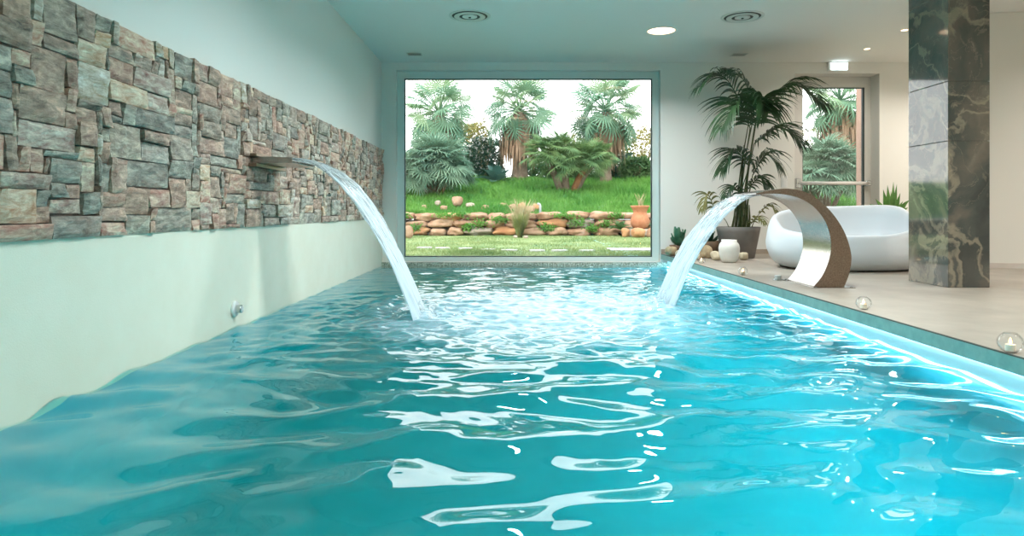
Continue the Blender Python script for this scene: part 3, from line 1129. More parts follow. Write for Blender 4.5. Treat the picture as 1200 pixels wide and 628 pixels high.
# ================================================================ SOFA
def sofa():
    c = Vector((3.50, 7.02, 0))
    A, B = 0.765, 0.64
    seg = 96
    so = empty('lounge_sofa', c, 'white rounded moulded plastic lounge sofa in front of the glass door', 'sofa')

    def rim(th):
        # th: 0 = +x (right), 90 = back, 180 = left, 270 = front
        s, co = math.sin(th), math.cos(th)
        back = max(0.0, s)
        front = max(0.0, -s)
        h = 0.475 + 0.175 * back ** 0.7 - 0.115 * front ** 1.0
        h += 0.11 * max(0, co) ** 2.2 - 0.04 * max(0, -co) ** 1.5
        return h
    prof = [(0.70, 0.0, 'z'), (0.80, 0.012, 'z'), (0.88, 0.06, 't'), (0.95, 0.2, 't'), (0.99, 0.36, 't'), (1.0, 0.5, 't'), (0.985, 0.66, 't'),
            (0.965, 0.80, 't'), (0.94, 0.91, 't'), (0.915, 0.97, 't'), (0.885, 1.0, 't'), (0.855, 0.985, 't'), (0.83, 0.93, 't'),
            (0.81, 0.84, 't'), (0.77, 0.55, 'i'), (0.71, 0.25, 'i'), (0.62, 0.08, 'i'), (0.46, 0.0, 'i'), (0.22, -0.01, 'i'), (0.03, -0.015, 'i')]
    m = MB()
    rows = []
    for r, t, k in prof:
        row = []
        for q in range(seg):
            th = 2 * PI * q / seg
            h = rim(th)
            if k == 'z':
                z = t
            elif k == 't':
                z = 0.012 + t * (h - 0.012)
            else:
                seat = 0.22
                z = seat + t * (0.84 * h - seat)
            # a slightly squared ellipse
            cs, sn = math.cos(th), math.sin(th)
            e = (abs(cs) ** 2.4 + abs(sn) ** 2.4) ** (-1 / 2.4)
            row.append((c.x + A * r * cs * e, c.y + B * r * sn * e, z))
        rows.append(row)
    for row in rows:
        m.v.extend(row)
    for i in range(len(rows) - 1):
        for q in range(seg):
            q2 = (q + 1) % seg
            m.f.append((i * seg + q, i * seg + q2, (i + 1) * seg + q2, (i + 1) * seg + q))
    m.f.append(tuple(reversed(range(seg))))
    m.f.append(tuple(range((len(rows) - 1) * seg, len(rows) * seg)))
    sh = m.build('shell', M['sofa'], so, smooth=True)


sofa()

# ================================================================ KENTIA PALM
def pot(name, c, prof, mat, parent, seg=40):
    m = MB()
    m.lathe(prof, c, seg)
    return m.build(name, mat, parent, smooth=True, recalc=True)


def kentia():
    d = 8.5
    c = Vector(((865 - 600) / F * d, d, 0))
    kp = empty('potted_kentia_palm', c, 'tall potted kentia palm with arching fronds between window and door', 'potted palm')
    h = 0.395
    po = pot('pot', c, [(0.185, 0.0), (0.20, 0.008), (0.262, h * 0.85), (0.272, h), (0.255, h + 0.002), (0.245, h - 0.05), (0.02, h - 0.055)], M['pot_grey'], kp)
    m = MB()
    m.lathe([(0.242, h - 0.053), (0.16, h - 0.035), (0.02, h - 0.028)], c, 24, cap0=False)
    m.build('soil', M['soil'], po, smooth=True)
    base = c + Vector((0, 0, h - 0.04))

    def frond(stem_px, tip_px, ddep, droop, nleaf, llen, mat='kentia', stemr=0.011, sx=0.0, side_bias=0.0, mid=None):
        """stem_px: where the stem turns into the blade; tip_px: the tip; both photo pixels at depth d+offset"""
        b = base + Vector((sx, ddep * 0.2, 0))
        k = P(stem_px[0], stem_px[1], d + ddep * 0.5)
        t = P(tip_px[0], tip_px[1], d + ddep)
        # stem
        m = MB()
        sp_ = catmull([b, b.lerp(k, 0.5) + Vector((-(k.x - b.x) * 0.18, 0, 0.0)), k], 8)
        m.tube(sp_, [stemr * (1 - 0.5 * i / len(sp_)) for i in range(len(sp_))], 7)
        st = m.build('stem', M['kentia_stem'], kp, smooth=True)
        # rachis
        if mid is None:
            mm = k.lerp(t, 0.5) + Vector((0, 0, droop))
        else:
            mm = P(mid[0], mid[1], d + ddep * 0.75)
        rc = catmull([k, mm, t], 14)
        m = MB()
        m.tube(rc, [0.006 * (1 - 0.75 * i / len(rc)) + 0.001 for i in range(len(rc))], 5)
        n = len(rc)
        r = random.Random(int(stem_px[0] * 7 + tip_px[1]))
        for q in range(nleaf):
            u = 0.04 + 0.95 * q / (nleaf - 1)
            i = min(n - 2, int(u * (n - 1)))
            f = u * (n - 1) - i
            p = rc[i].lerp(rc[i + 1], f)
            tan = (rc[i + 1] - rc[i]).normalized()
            sd = tan.cross(Vector((0, 0, 1)))
            if sd.length < 0.2:
                sd = tan.cross(Vector((0, 1, 0)))
            sd.normalize()
            up = sd.cross(tan).normalized()
            L = llen * (0.55 + 0.6 * math.sin(PI * min(1, u * 0.9 + 0.12))) * r.uniform(0.9, 1.1)
            if u > 0.9:
                L *= 0.75
            for s in (-1, 1):
                dirv = (sd * s * (0.95 - 0.35 * u) + tan * (0.45 + 0.6 * u) + up * 0.22 + Vector((r.uniform(-.08, .08), r.uniform(-.08, .08), r.uniform(-.1, .1)))).normalized()
                w = 0.0125 * r.uniform(0.85, 1.2)
                pts = []
                ns = 6
                cur = p.copy()
                dv = dirv.copy()
                for z in range(ns + 1):
                    pts.append(cur.copy())
                    cur = cur + dv * (L / ns)
                    dv = (dv + Vector((0, 0, -0.24))).normalized()
                wd = [0.35, 1.0, 1.15, 1.0, 0.75, 0.45, 0.05]
                row_a, row_b, row_c = [], [], []
                for z in range(ns + 1):
                    tn = (pts[min(z + 1, ns)] - pts[max(z - 1, 0)]).normalized()
                    ac = tn.cross(up)
                    if ac.length < 0.15:
                        ac = tn.cross(sd)
                    ac.normalize()
                    nn = ac.cross(tn)
                    row_a.append(pts[z] + ac * w * wd[z] + nn * w * 0.3 * wd[z])
                    row_b.append(pts[z])
                    row_c.append(pts[z] - ac * w * wd[z] + nn * w * 0.3 * wd[z])
                m.grid([row_a, row_b, row_c])
        fr = m.build('frond', M[mat], kp, smooth=True)

    # main fronds (photo pixels)
    frond((878, 140), (817, 103), -0.1, 0.0, 30, 0.40, mid=(848, 90), sx=-0.04)
    frond((884, 132), (852, 82), 0.25, 0.0, 26, 0.34, mid=(873, 96), sx=0.02)
    frond((888, 132), (966, 122), -0.25, 0.0, 44, 0.52, mid=(928, 100), sx=0.05)
    frond((884, 168), (940, 168), -0.05, 0.0, 34, 0.44, mid=(914, 150), sx=0.03)
    frond((879, 150), (846, 150), -0.45, 0.0, 28, 0.46, mid=(864, 120), sx=-0.03)
    frond((878, 195), (846, 200), -0.2, 0.0, 26, 0.36, mid=(862, 178), sx=-0.06)
    frond((882, 205), (912, 196), -0.35, 0.0, 26, 0.36, mid=(898, 182), sx=0.06)
    frond((884, 150), (900, 130), -0.6, 0.0, 30, 0.46, mid=(893, 116), sx=0.0)
    frond((876, 222), (900, 218), -0.45, 0.0, 16, 0.22, mid=(890, 208), sx=0.08)
    frond((868, 228), (850, 232), -0.3, 0.0, 12, 0.18, mid=(858, 218), sx=-0.1)
    frond((838, 246), (823, 245), -0.2, 0.0, 10, 0.20, mat='kentia_pale', stemr=0.006, mid=(829, 228), sx=-0.12)
    frond((890, 250), (910, 248), -0.3, 0.0, 9, 0.16, mat='kentia_pale', stemr=0.006, mid=(901, 240), sx=0.14)
    frond((880, 262), (896, 262), -0.4, 0.0, 8, 0.13, mat='kentia_pale', stemr=0.005, mid=(888, 254), sx=0.1)
    # extra canes
    for sx, top in ((-0.09, (862, 238)), (0.0, (870, 206)), (0.05, (880, 215)), (0.11, (878, 240)), (-0.03, (872, 170))):
        m = MB()
        k = P(top[0], top[1], d - 0.1)
        b = base + Vector((sx, random.uniform(-0.08, 0.08), 0))
        m.tube([b, b.lerp(k, 0.5) + Vector((0.01, 0, 0)), k], [0.017, 0.013, 0.006], 8)
        m.build('cane', M['kentia_stem'], kp, smooth=True)


kentia()

# ================================================================ VASE, ROCKS, SMALL PLANTS BY THE WINDOW
def lathe_px(name, cxp, base_y, prof_px, mat, label, cat, root=None, hollow=True):
    """profile in photo pixels: (half width, height over base)"""
    d = CZ * F / (base_y - VY)
    s = d / F
    c = Vector(((cxp - VX) * s, d, 0))
    pr = [(w * s, hh * s) for w, hh in prof_px]
    if hollow:
        w, hh = pr[-1]
        pr += [(w * 0.86, hh), (w * 0.82, hh * 0.8), (w * 0.3, hh * 0.3)]
    m = MB()
    m.lathe(pr, c, 40)
    o = m.build(name, mat, root, smooth=True, recalc=True)
    if label:
        tag(o, label, cat)
    return o, c, s


lathe_px('ceramic_vase', 854.5, 307.5, [(6.5, 0), (8.0, 0.6), (10.2, 5), (11.8, 12), (12.0, 17), (11.2, 21), (9.4, 23.6), (8.6, 24.6), (8.8, 26.6)],
         M['ceramic'], 'round white ceramic vase on the deck in front of the grey plant pot', 'vase')


def pebble(cxp, base_y, wpx, hpx, label, mat, seed, dep=None, depth_k=0.8):
    d = dep or CZ * F / (base_y - VY)
    s = d / F
    m = MB()
    zl = m.rock((0, 0, 0), (wpx * s / 2, wpx * s / 2 * depth_k, hpx * s / 2), seed * 0.7, 0.22, seed, 3, 2.5, 1.1)
    c = Vector(((cxp - VX) * s, d, -zl))
    o = m.build('river_rock', M[mat], None, smooth=True)
    o.location = c
    tag(o, label, 'rock', 'pale rocks beside the plant pot')


pebble(786.5, 300.0, 15, 11, 'tan rock at the deck corner right beside the big window', 'pebble2', 1, dep=8.83)
pebble(795.0, 301.5, 9, 8, 'small tan rock between the corner rock and the falling water', 'pebble', 2, dep=8.6)
pebble(827.0, 302.8, 17, 15, 'big sandy rock right of the falling water sheet', 'pebble2', 3, dep=8.42)
pebble(839.0, 304.0, 12, 11, 'round pale rock touching the left side of the white vase', 'pebble', 4, dep=8.05)
pebble(871.0, 303.0, 12, 9, 'round pale rock just right of the white vase', 'pebble', 5, dep=8.12)
pebble(817.0, 303.5, 9, 9, 'small pale rock half hidden by the falling water sheet', 'pebble', 6, dep=8.12)


def succulent():
    d = 8.95
    s = d / F
    c = Vector(((795 - VX) * s, d, 0))
    e = empty('potted_succulent', c, 'small potted succulent with fleshy leaves right of the big window', 'potted plant')
    h = 0.14
    po = pot('pot', c, [(0.07, 0), (0.10, 0.01), (0.115, h * 0.7), (0.12, h), (0.108, h), (0.1, h - 0.02), (0.02, h - 0.025)], M['brown_pot'], e, 24)
    r = random.Random(4)
    base = c + Vector((0, 0, h - 0.03))
    for k in range(17):
        az = k * 2.4
        el = 1.35 - 1.15 * (k / 16)
        L = 0.15 + 0.09 * r.random()
        dv = Vector((math.cos(az) * math.cos(el), math.sin(az) * math.cos(el), math.sin(el) + 0.1)).normalized()
        ac = dv.cross(Vector((0, 0, 1)))
        ac.normalize()
        nn = ac.cross(dv)
        rows = [[], [], []]
        b = base + Vector((0, 0, 0.09 * (1 - k / 17)))
        for z in range(7):
            u = z / 6
            w = 0.036 * (math.sin(PI * (0.1 + 0.8 * u ** 0.8)) * 1.05)
            p_ = b + dv * L * u + nn * (0.04 * u * u)
            rows[0].append(p_ + ac * w)
            rows[1].append(p_ - nn * 0.012)
            rows[2].append(p_ - ac * w)
        m = MB()
        m.grid(rows)
        st = len(m.v)
        m.grid([[q + nn * 0.006 for q in rows[0]], [q + nn * 0.02 for q in rows[1]], [q + nn * 0.006 for q in rows[2]]])
        m.build('leaf', M['succulent'], e, smooth=True)


succulent()


def bowlplant():
    d = 8.55
    s = d / F
    c = Vector(((833 - VX) * s, d, 0))
    c.y = 8.82
    c.x = (832 - VX) * 8.82 / F
    e = empty('planter_bowl', c, 'brown clay planter bowl with dark rosette behind the sandy rocks', 'planter')
    pot('pot', c, [(0.09, 0), (0.11, 0.01), (0.14, 0.12), (0.142, 0.2), (0.125, 0.2), (0.11, 0.16), (0.02, 0.15)], M['brown_pot'], e, 28)
    for k in range(14):
        az = k * 2.4
        el = 1.2 - 1.0 * k / 13
        dv = Vector((math.cos(az) * math.cos(el), math.sin(az) * math.cos(el), math.sin(el)))
        ac = dv.cross(Vector((0, 0, 1))).normalized()
        nn = ac.cross(dv)
        rows = [[], [], []]
        b = c + Vector((0, 0, 0.17))
        L = 0.17
        for z in range(6):
            u = z / 5
            w = 0.03 * math.sin(PI * (0.12 + 0.8 * u))
            p_ = b + dv * L * u
            rows[0].append(p_ + ac * w)
            rows[1].append(p_ - nn * 0.01)
            rows[2].append(p_ - ac * w)
        m = MB()
        m.grid(rows)
        m.build('leaf', M['shrub_dark'], e, smooth=True)


bowlplant()


def spiky_plant():
    d = 8.15
    s = d / F
    c = Vector(((1043 - VX) * s, d, 0))
    e = empty('potted_spiky_plant', c, 'spiky green potted plant behind the white sofa', 'potted plant')
    pot('pot', c, [(0.12, 0), (0.14, 0.01), (0.17, 0.36), (0.175, 0.42), (0.16, 0.42), (0.15, 0.38), (0.02, 0.37)], M['pot_grey'], e, 28)
    r = random.Random(9)
    base = c + Vector((0, 0, 0.36))
    ups = [(1040, 217, -0.05), (1047, 213, 0.0), (1051, 216, 0.03), (1055, 226, -0.02), (1035, 222, 0.02), (1058, 236, 0.06), (1044, 224, -0.1),
           (1019, 239, 0.0), (1026, 233, -0.1), (1066, 234, -0.05), (1030, 243, -0.15), (1064, 243, -0.12), (1050, 232, -0.18), (1037, 236, 0.12)]
    for tx, ty, dd in ups:
        t = P(tx, ty, d + dd)
        b = base + Vector(((tx - 1043) * 0.0008, dd * 0.2, 0))
        mid = b.lerp(t, 0.55) + Vector((0, 0, 0.06 * abs(tx - 1043) / 20))
        cv = catmull([b, mid, t], 6)
        rows = [[], [], []]
        n = len(cv)
        for i, p_ in enumerate(cv):
            u = i / (n - 1)
            w = 0.031 * (0.55 + 0.6 * math.sin(PI * min(1, u * 0.8 + 0.15))) * (1 - u ** 3) + 0.001
            tn = (cv[min(i + 1, n - 1)] - cv[max(i - 1, 0)]).normalized()
            ac = tn.cross(Vector((0.25 * (1 if tx > 1043 else -1), -1, 0.1))).normalized()
            nn = ac.cross(tn)
            rows[0].append(p_ + ac * w + nn * w * 0.3)
            rows[1].append(p_)
            rows[2].append(p_ - ac * w + nn * w * 0.3)
        m = MB()
        m.grid(rows)
        m.build('leaf', M['spiky'], e, smooth=True)


spiky_plant()

# ================================================================ CEILING FITTINGS
HC = CEIL - CZ


def ceil_at(px, py):
    d = HC * F / (VY - py)
    return Vector(((px - VX) * d / F, d, CEIL))


def diffuser(px, py, label):
    c = ceil_at(px, py)
    e = empty('ceiling_vent', c, label, 'air vent', 'round ceiling air diffusers')
    m = MB()
    z = c.z
    m.lathe([(0.222, 0.004), (0.222, -0.005), (0.214, -0.009), (0.190, -0.007), (0.188, 0.004)], c, 48, cap0=False, cap1=False)
    m.build('outer_ring', M['vent_paint'], e, smooth=False, recalc=True)
    m = MB()
    m.lathe([(0.189, -0.0015), (0.10, -0.0015)], c, 40, cap0=False, cap1=True)
    m.build('throat', M['vent_dark'], e)
    m = MB()
    m.lathe([(0.164, -0.008), (0.166, -0.013), (0.112, -0.014), (0.110, -0.009)], c, 40, cap0=False, cap1=False)
    co = m.build('middle_ring', M['vent_paint'], e)
    m = MB()
    m.lathe([(0.078, -0.003), (0.080, -0.013), (0.012, -0.016)], c, 40, cap0=False)
    co = m.build('centre_disc', M['vent_paint'], e, smooth=False)
    m = MB()
    m.lathe([(0.012, -0.015), (0.014, -0.024), (0.006, -0.026)], c, 12)
    m.build('screw_cap', M['vent_dark'], co)


diffuser(550.5, 18.5, 'round ceiling air diffuser above the left half of the big window')
diffuser(870, 19.5, 'round ceiling air diffuser above the tall potted palm')


def downlight(px, py, r, label, energy, lens='lens', col=(1.0, 0.86, 0.72), c=None, name='downlight', spread=math.radians(150)):
    if c is None:
        c = ceil_at(px, py)
    e = empty(name, c, label, 'ceiling light', 'round recessed ceiling lights')
    m = MB()
    m.lathe([(r * 1.14, 0), (r * 1.14, -0.004), (r * 1.02, -0.006), (r, -0.002), (r, 0)], c, 40, cap0=False, cap1=False)
    m.build('bezel', M['white_plastic'], e, recalc=True)
    m = MB()
    m.lathe([(r, -0.0012), (0.004, -0.0012)], c, 40, cap0=False)
    m.build('lens', M[lens], e)
    if energy:
        ld = bpy.data.lights.new('lamp', 'AREA')
        ld.shape = 'DISK'
        ld.size = r * 1.9
        ld.energy = energy
        ld.color = col
        ld.spread = spread
        lo = bpy.data.objects.new('lamp', ld)
        COL.objects.link(lo)
        lo.location = (0, 0, -0.008)
        lo.parent = e


WARM = (1.0, 0.93, 0.86)
COOL = (0.84, 0.96, 1.0)
E = 46
downlight(775, 36, 0.155, 'lit recessed ceiling light over the pool left of the potted palm', E * 1.1, c=None, col=(0.95, 0.97, 1.0))
downlight(636, -8, 0.155, 'recessed ceiling light cut by the top of the picture', E, col=COOL)
downlight(1016, 57, 0.035, 'small lit spot above the glass door', 10, 'spot_lens', WARM, name='spotlight')
downlight(1060, 35, 0.035, 'small lit spot at the left edge of the marble pillar', 10, 'spot_lens', WARM, name='spotlight')
# further fittings of the same rows, over the rest of the room
for i, (x, y, en, col) in enumerate([(0.1, 4.0, E * .9, COOL), (1.5, 4.0, E, COOL), (0.4, 0.8, E * .35, COOL), (1.6, 0.8, E * .5, COOL), (0.6, -2.0, E * .5, COOL)]):
    downlight(0, 0, 0.155, 'round recessed ceiling light over the pool outside the picture', en, col=col, c=Vector((x, y, CEIL)))
for x, y in ((4.2, 3.2), (6.2, 3.2), (4.2, 0.5), (6.2, 5.2), (6.3, 8.2)):
    downlight(0, 0, 0.05, 'small ceiling spot over the deck outside the picture', 34, 'spot_lens', WARM, c=Vector((x, y, CEIL)), name='spotlight')


def slot(px, py, w, label, l=0.1):
    c = ceil_at(px, py)
    e = empty('slot_vent', c, label, 'air vent', 'small rectangular ceiling vents')
    m = MB()
    t = 0.012
    x0, x1, y0, y1 = c.x - w / 2, c.x + w / 2, c.y - l / 2, c.y + l / 2
    m.box((x0, y0, c.z - 0.005), (x1, y0 + t, c.z))
    m.box((x0, y1 - t, c.z - 0.005), (x1, y1, c.z))
    m.box((x0, y0 + t, c.z - 0.005), (x0 + t, y1 - t, c.z))
    m.box((x1 - t, y0 + t, c.z - 0.005), (x1, y1 - t, c.z))
    m.build('frame', M['vent_paint'], e)
    m = MB()
    m.box((x0 + t, y0 + t, c.z - 0.0015), (x1 - t, y1 - t, c.z - 0.0005))
    m.build('backing', M['vent_dark'], e)
    m = MB()
    for k in range(5):
        yy = y0 + t + (k + 0.5) * (l - 2 * t) / 5
        m.box((x0 + t, yy - 0.003, c.z - 0.0045), (x1 - t, yy + 0.003, c.z - 0.002))
    m.build('louvres', M['vent_paint'], e)


slot(486, 63.5, 0.20, 'small rectangular ceiling vent in the left corner above the big window', 0.16)
slot(866, 64, 0.20, 'small rectangular ceiling vent above the potted palm', 0.16)

# exit sign
e = empty('exit_sign', (4.53, D, 2.60), 'small lit white emergency sign box above the glass door', 'sign')
boxobj('housing', (4.395, D - 0.05, 2.548), (4.665, D, 2.664), M['white_plastic'], e, bevel=0.004)
boxobj('lit_panel', (4.425, D - 0.058, 2.556), (4.658, D - 0.0505, 2.656), M['sign_lit'], e, bevel=0.002)

# light switch
e = empty('light_switch', (3.80, D, 1.015), 'white light switch on the wall left of the glass door', 'switch')
boxobj('plate', (3.755, D - 0.010, 0.93), (3.845, D, 1.09), M['white_plastic'], e, bevel=0.003)
boxobj('rocker', (3.775, D - 0.016, 0.955), (3.825, D - 0.0102, 1.065), M['white_plastic'], e, bevel=0.003)

# ================================================================ UNDERWATER LAMPS
def pool_lamp(x, y, z, sx, label, energy, col):
    e = empty('pool_lamp', (x, y, z), label, 'pool lamp', 'round underwater lamps in the pool walls')
    m = MB()
    m.lathe([(0.14, 0.0), (0.14, sx * 0.012), (0.125, sx * 0.02), (0.02, sx * 0.022)], (x, y, z), 28, axis='x')
    m.build('lamp_face', M['pool_lamp'], e, recalc=True)
    ld = bpy.data.lights.new('lamp', 'AREA')
    ld.shape = 'DISK'
    ld.size = 0.24
    ld.energy = energy
    ld.color = col
    ld.spread = math.radians(170)
    lo = bpy.data.objects.new('lamp', ld)
    COL.objects.link(lo)
    lo.location = (sx * 0.03, 0, 0)
    lo.rotation_euler = (0, PI / 2 if sx < 0 else -PI / 2, 0)
    lo.parent = e


BLUE = (0.3, 0.80, 1.0)
for y, en in ((1.9, 17), (0.4, 14), (-1.4, 10)):
    pool_lamp(XR, y, -0.62, -1, 'round underwater lamp in the right pool wall', en, BLUE)
for y, en in ((0.6, 10), (-1.2, 9)):  # added out of view to turn the left water teal
    pool_lamp(XL + 0.012, y, -0.62, 1, 'unseen round underwater lamp added in the left pool wall', en * 1.1, (0.4, 1.0, 0.93))
st_ = boxobj('led_strip', (XR - 0.018, 0.2, -0.225), (XR - 0.006, D - 0.08, -0.205), M['led_wet'])  # second strip, added below the waterline for the blue gradient in the water
tag(st_, 'submerged blue light strip added along the right waterline to light the water', 'light strip')
ld = bpy.data.lights.new('lamp', 'AREA')  # unseen lamp added to brighten the far and right-hand water
ld.shape = 'RECTANGLE'
ld.size, ld.size_y = 0.05, 8.6
ld.energy = 165
ld.color = (0.15, 0.71, 1.0)
lo = bpy.data.objects.new('lamp', ld)
COL.objects.link(lo)
lo.location = (XR - 0.045, 4.9, -0.215)
lo.rotation_euler = (0, math.radians(38), 0)
lo.parent = st_

# ================================================================ GARDEN
LZ = -0.12


def ground_z(x, y):
    if y < 19.6:
        return LZ
    t = min(1.0, (y - 19.6) / 11.0)
    z = 0.38 + 1.55 * (t * t * (3 - 2 * t)) ** 0.85
    z += 0.06 * noise.noise(Vector((x * 0.35, y * 0.35, 0)))
    if y > 31:
        z += (y - 31) * 0.03
    return z


m = MB()
m.box((-30, D + BT, LZ - 0.3), (40, 19.62, LZ))
tag(m.build('lawn', M['lawn']), 'short flat lawn just outside the window', 'lawn', kind='structure')
m = MB()
rows = []
for i in range(70):
    y = 19.62 + 40.0 * (i / 69) ** 1.3
    rows.append([(x, y, ground_z(x, y) - 0.02) for x in np.linspace(-32, 44, 100)])
m.grid(rows)
tag(m.build('hillside', M['meadow'], smooth=True), 'lush green slope rising behind the garden wall', 'ground', kind='structure')
# earth face under the slope, behind the wall
tag(boxobj('earth_bank', (-32, 19.62, LZ - 0.3), (44, 19.9, 0.34), M['soil']), kind='structure')


def blades(name, n, region, h0, h1, mat, label):
    vs = []
    fs = []
    r = random.Random(n)
    k = 0
    for _ in range(n):
        y = region[2] + (region[3] - region[2]) * r.random() ** 1.25
        lo = (region[0] - 600) / F * y
        hi = (region[1] - 600) / F * y
        x = r.uniform(lo, hi)
        z = ground_z(x, y) - 0.02 if y > 19.6 else LZ
        h = r.uniform(h0, h1) * (0.6 + 0.8 * max(0, noise.noise(Vector((x * 0.8, y * 0.8, 2))) + 0.35))
        w = h * 0.13
        a = r.uniform(0, PI)
        ca, sa = math.cos(a) * w, math.sin(a) * w
        lx, ly = r.uniform(-.6, .6) * h, r.uniform(-.6, .6) * h
        vs += [(x - ca, y - sa, z), (x + ca, y + sa, z), (x + lx, y + ly, z + h)]
        fs.append((k, k + 1, k + 2))
        k += 3
    m = MB()
    m.v, m.f = vs, fs
    tag(m.build(name, M[mat]), label, 'grass', kind='stuff')


blades('lawn_grass', 45000, (440, 800, 9.75, 19.02), 0.02, 0.05, 'blade', 'short dry lawn grass outside the big window')
blades('slope_grass', 60000, (440, 800, 19.9, 33), 0.10, 0.30, 'blade_lush', 'lush green grass on the slope outside the big window')
blades('door_grass', 22000, (900, 1040, 12, 30), 0.06, 0.24, 'blade_lush', 'green grass outside the glass door')


# ---------------------------------------------------------------- retaining wall
def retaining_wall():
    y0 = 19.45
    s = y0 / F
    e = empty('retaining_wall', ((610 - VX) * s, y0, LZ), 'low garden wall of stacked reddish rocks below the green slope', 'garden wall')
    r = random.Random(12)
    mats = ['rock', 'rock', 'rock', 'rock_grey', 'rock_orange', 'rock']
    courses = [(276.5, 266.5, (18, 36)), (267.5, 257.5, (22, 38)), (258.5, 249.0, (20, 38))]
    k = 0
    for ci, (yb, yt, wr) in enumerate(courses):
        x = 452 - r.uniform(0, 14)
        while x < 775:
            w = r.uniform(*wr)
            hx = (yb - yt) * r.uniform(0.92, 1.08)
            if ci == 2 and x > 700:
                hx *= 0.8
            if ci == 0 and r.random() < 0.12:
                x += w * 0.6
            c = P(x + w / 2, (yb + yt) / 2 + r.uniform(-1.2, 1.0), y0 + ci * 0.06)
            m = MB()
            m.rock((c.x, c.y, c.z), (w * s / 2 * 1.0, 0.30, hx * s / 2 * 1.04), r.uniform(-.06, .06), 0.34, k + 3, 3, 3.0, 1.5)
            m.build('stone', M[r.choice(mats)], e, smooth=True)
            x += w * 0.985
            k += 1


retaining_wall()


def trailing():
    r = random.Random(31)
    m = MB()
    for (px, py, w, h) in ((487, 267, 10, 7), (561, 262, 16, 8), (548, 266, 8, 6), (640, 266, 14, 7), (676, 260, 14, 8), (710, 262, 14, 7), (722, 252, 12, 5),
                           (585, 257, 12, 6), (660, 252, 16, 4), (520, 252, 14, 4), (473, 252, 10, 5), (694, 268, 10, 5), (540, 251, 14, 4)):
        for _ in range(170):
            p = P(px + r.gauss(0, w / 2.6), py + r.gauss(0, h / 2.6), 19.14 + r.uniform(-.06, .10))
            a = Vector((r.uniform(-1, 1), r.uniform(-1, .2), r.uniform(-1, 1))).normalized()
            b = a.cross(Vector((r.uniform(-1, 1), r.uniform(-1, 1), r.uniform(-1, 1)))).normalized()
            q = r.uniform(0.022, 0.045)
            m.add([p - a * q, p - b * q * .6, p + a * q, p + b * q * .6], [(0, 1, 2, 3)])
    tag(m.build('trailing_foliage', M['blade_lush']), 'small green leaves growing between the rocks of the garden wall', 'greenery', kind='stuff')


trailing()


def outdoor_rock(px, py, wpx, hpx, d, label, mat, seed, z=None, group='loose rocks in the garden'):
    s = d / F
    m = MB()
    zl = m.rock((0, 0, 0), (wpx * s / 2, wpx * s / 2 * 0.8, hpx * s / 2), seed * 0.9, 0.2, seed, 3, 3.0, 1.3)
    c = P(px, py, d)
    gz = (ground_z(c.x, d) - 0.03) if z is None else z
    o = m.build('garden_rock', M[mat], None, smooth=True)
    o.location = (c.x, d, gz - zl - 0.02 + (0.07 if z is None else 0))
    tag(o, label, 'rock', group)


# loose rocks lying on the slope above the wall
ORD = ['first', 'second', 'third', 'fourth', 'fifth', 'sixth', 'seventh', 'eighth', 'ninth', 'tenth']
loose = [(497, 241, 8, 7, 21.6), (513, 236, 7, 7, 22.4), (520, 241, 8, 6, 21.6), (536, 235, 12, 12, 22.2), (551, 239, 13, 6, 22.0), (569, 246, 9, 10, 20.8), (587, 240, 13, 7, 21.8)]
for i, (a, b, w, h, d) in enumerate(loose):
    outdoor_rock(a, b, w, h, d, 'pale loose rock on the green slope, %s from the left' % ORD[i], ['rock', 'rock_grey', 'rock'][i % 3], 40 + i)
loose2 = [(601, 243, 9, 9, 21.2), (612, 241, 11, 9, 21.5), (622, 244, 9, 8, 21.0), (629, 240, 9, 8, 21.6)]
for i, (a, b, w, h, d) in enumerate(loose2):
    outdoor_rock(a, b, w, h, d, 'reddish rock in the little heap behind the dry grass tuft, %s from the left' % ORD[i], ['rock', 'rock_orange'][i % 2], 60 + i)
outdoor_rock(733, 278, 11, 11, 18.2, 'reddish rock left of the terracotta urn, first of the three at its foot', 'rock_orange', 71, z=LZ)
outdoor_rock(748, 280, 17, 12, 17.9, 'largest reddish rock below the terracotta urn, middle of the three', 'rock_orange', 72, z=LZ)
outdoor_rock(763, 278, 10, 11, 18.2, 'reddish rock below the terracotta urn at the window edge', 'rock', 73, z=LZ)
outdoor_rock(476, 283, 16, 16, 17.4, 'big pinkish block at the left window edge at the foot of the garden wall', 'rock', 74, z=LZ)
outdoor_rock(604, 283, 6, 4, 17.6, 'small pale rock left below the dry grass tuft', 'rock_grey', 75, z=LZ)
outdoor_rock(616, 284, 6, 4, 17.4, 'small pale rock right below the dry grass tuft', 'rock_grey', 76, z=LZ)

# stepping stones
steps = [(498, 291), (519, 291.5), (546, 292), (572, 293), (597, 294), (630, 294.5), (656, 294.5), (688, 294.5)]
for i, (a, b) in enumerate(steps):
    d = (CZ - LZ) * F / (b - VY)
    c = Vector(((a - VX) * d / F, d, LZ))
    m = MB()
    seed = 80 + i
    n = 18
    rr = random.Random(seed)
    ang = [2 * PI * k / n for k in range(n)]
    rad = [(0.115 + 0.05 * rr.random(), 0.13) for _ in ang]
    ring = [(c.x + 1.0 * rad[k][0] * math.cos(ang[k]), c.y + rad[k][0] * 0.8 * math.sin(ang[k])) for k in range(n)]
    m.v = [(x, y, LZ - 0.02) for x, y in ring] + [(x, y, LZ + 0.028) for x, y in ring]
    m.f = [tuple(reversed(range(n))), tuple(range(n, 2 * n))] + [(k, (k + 1) % n, n + (k + 1) % n, n + k) for k in range(n)]
    tag(m.build('stepping_stone', M['stepping'], bevel=0.006), 'pale stepping stone in the lawn, %s from the left in the row' % ORD[i], 'stepping stone', 'stepping stones across the lawn')
tag(boxobj('path', (1.78, 11.9, LZ - 0.05), (7.5, 12.6, LZ + 0.02), M['paving']), 'pale paved path in the lawn at the right window edge', 'path', kind='structure')


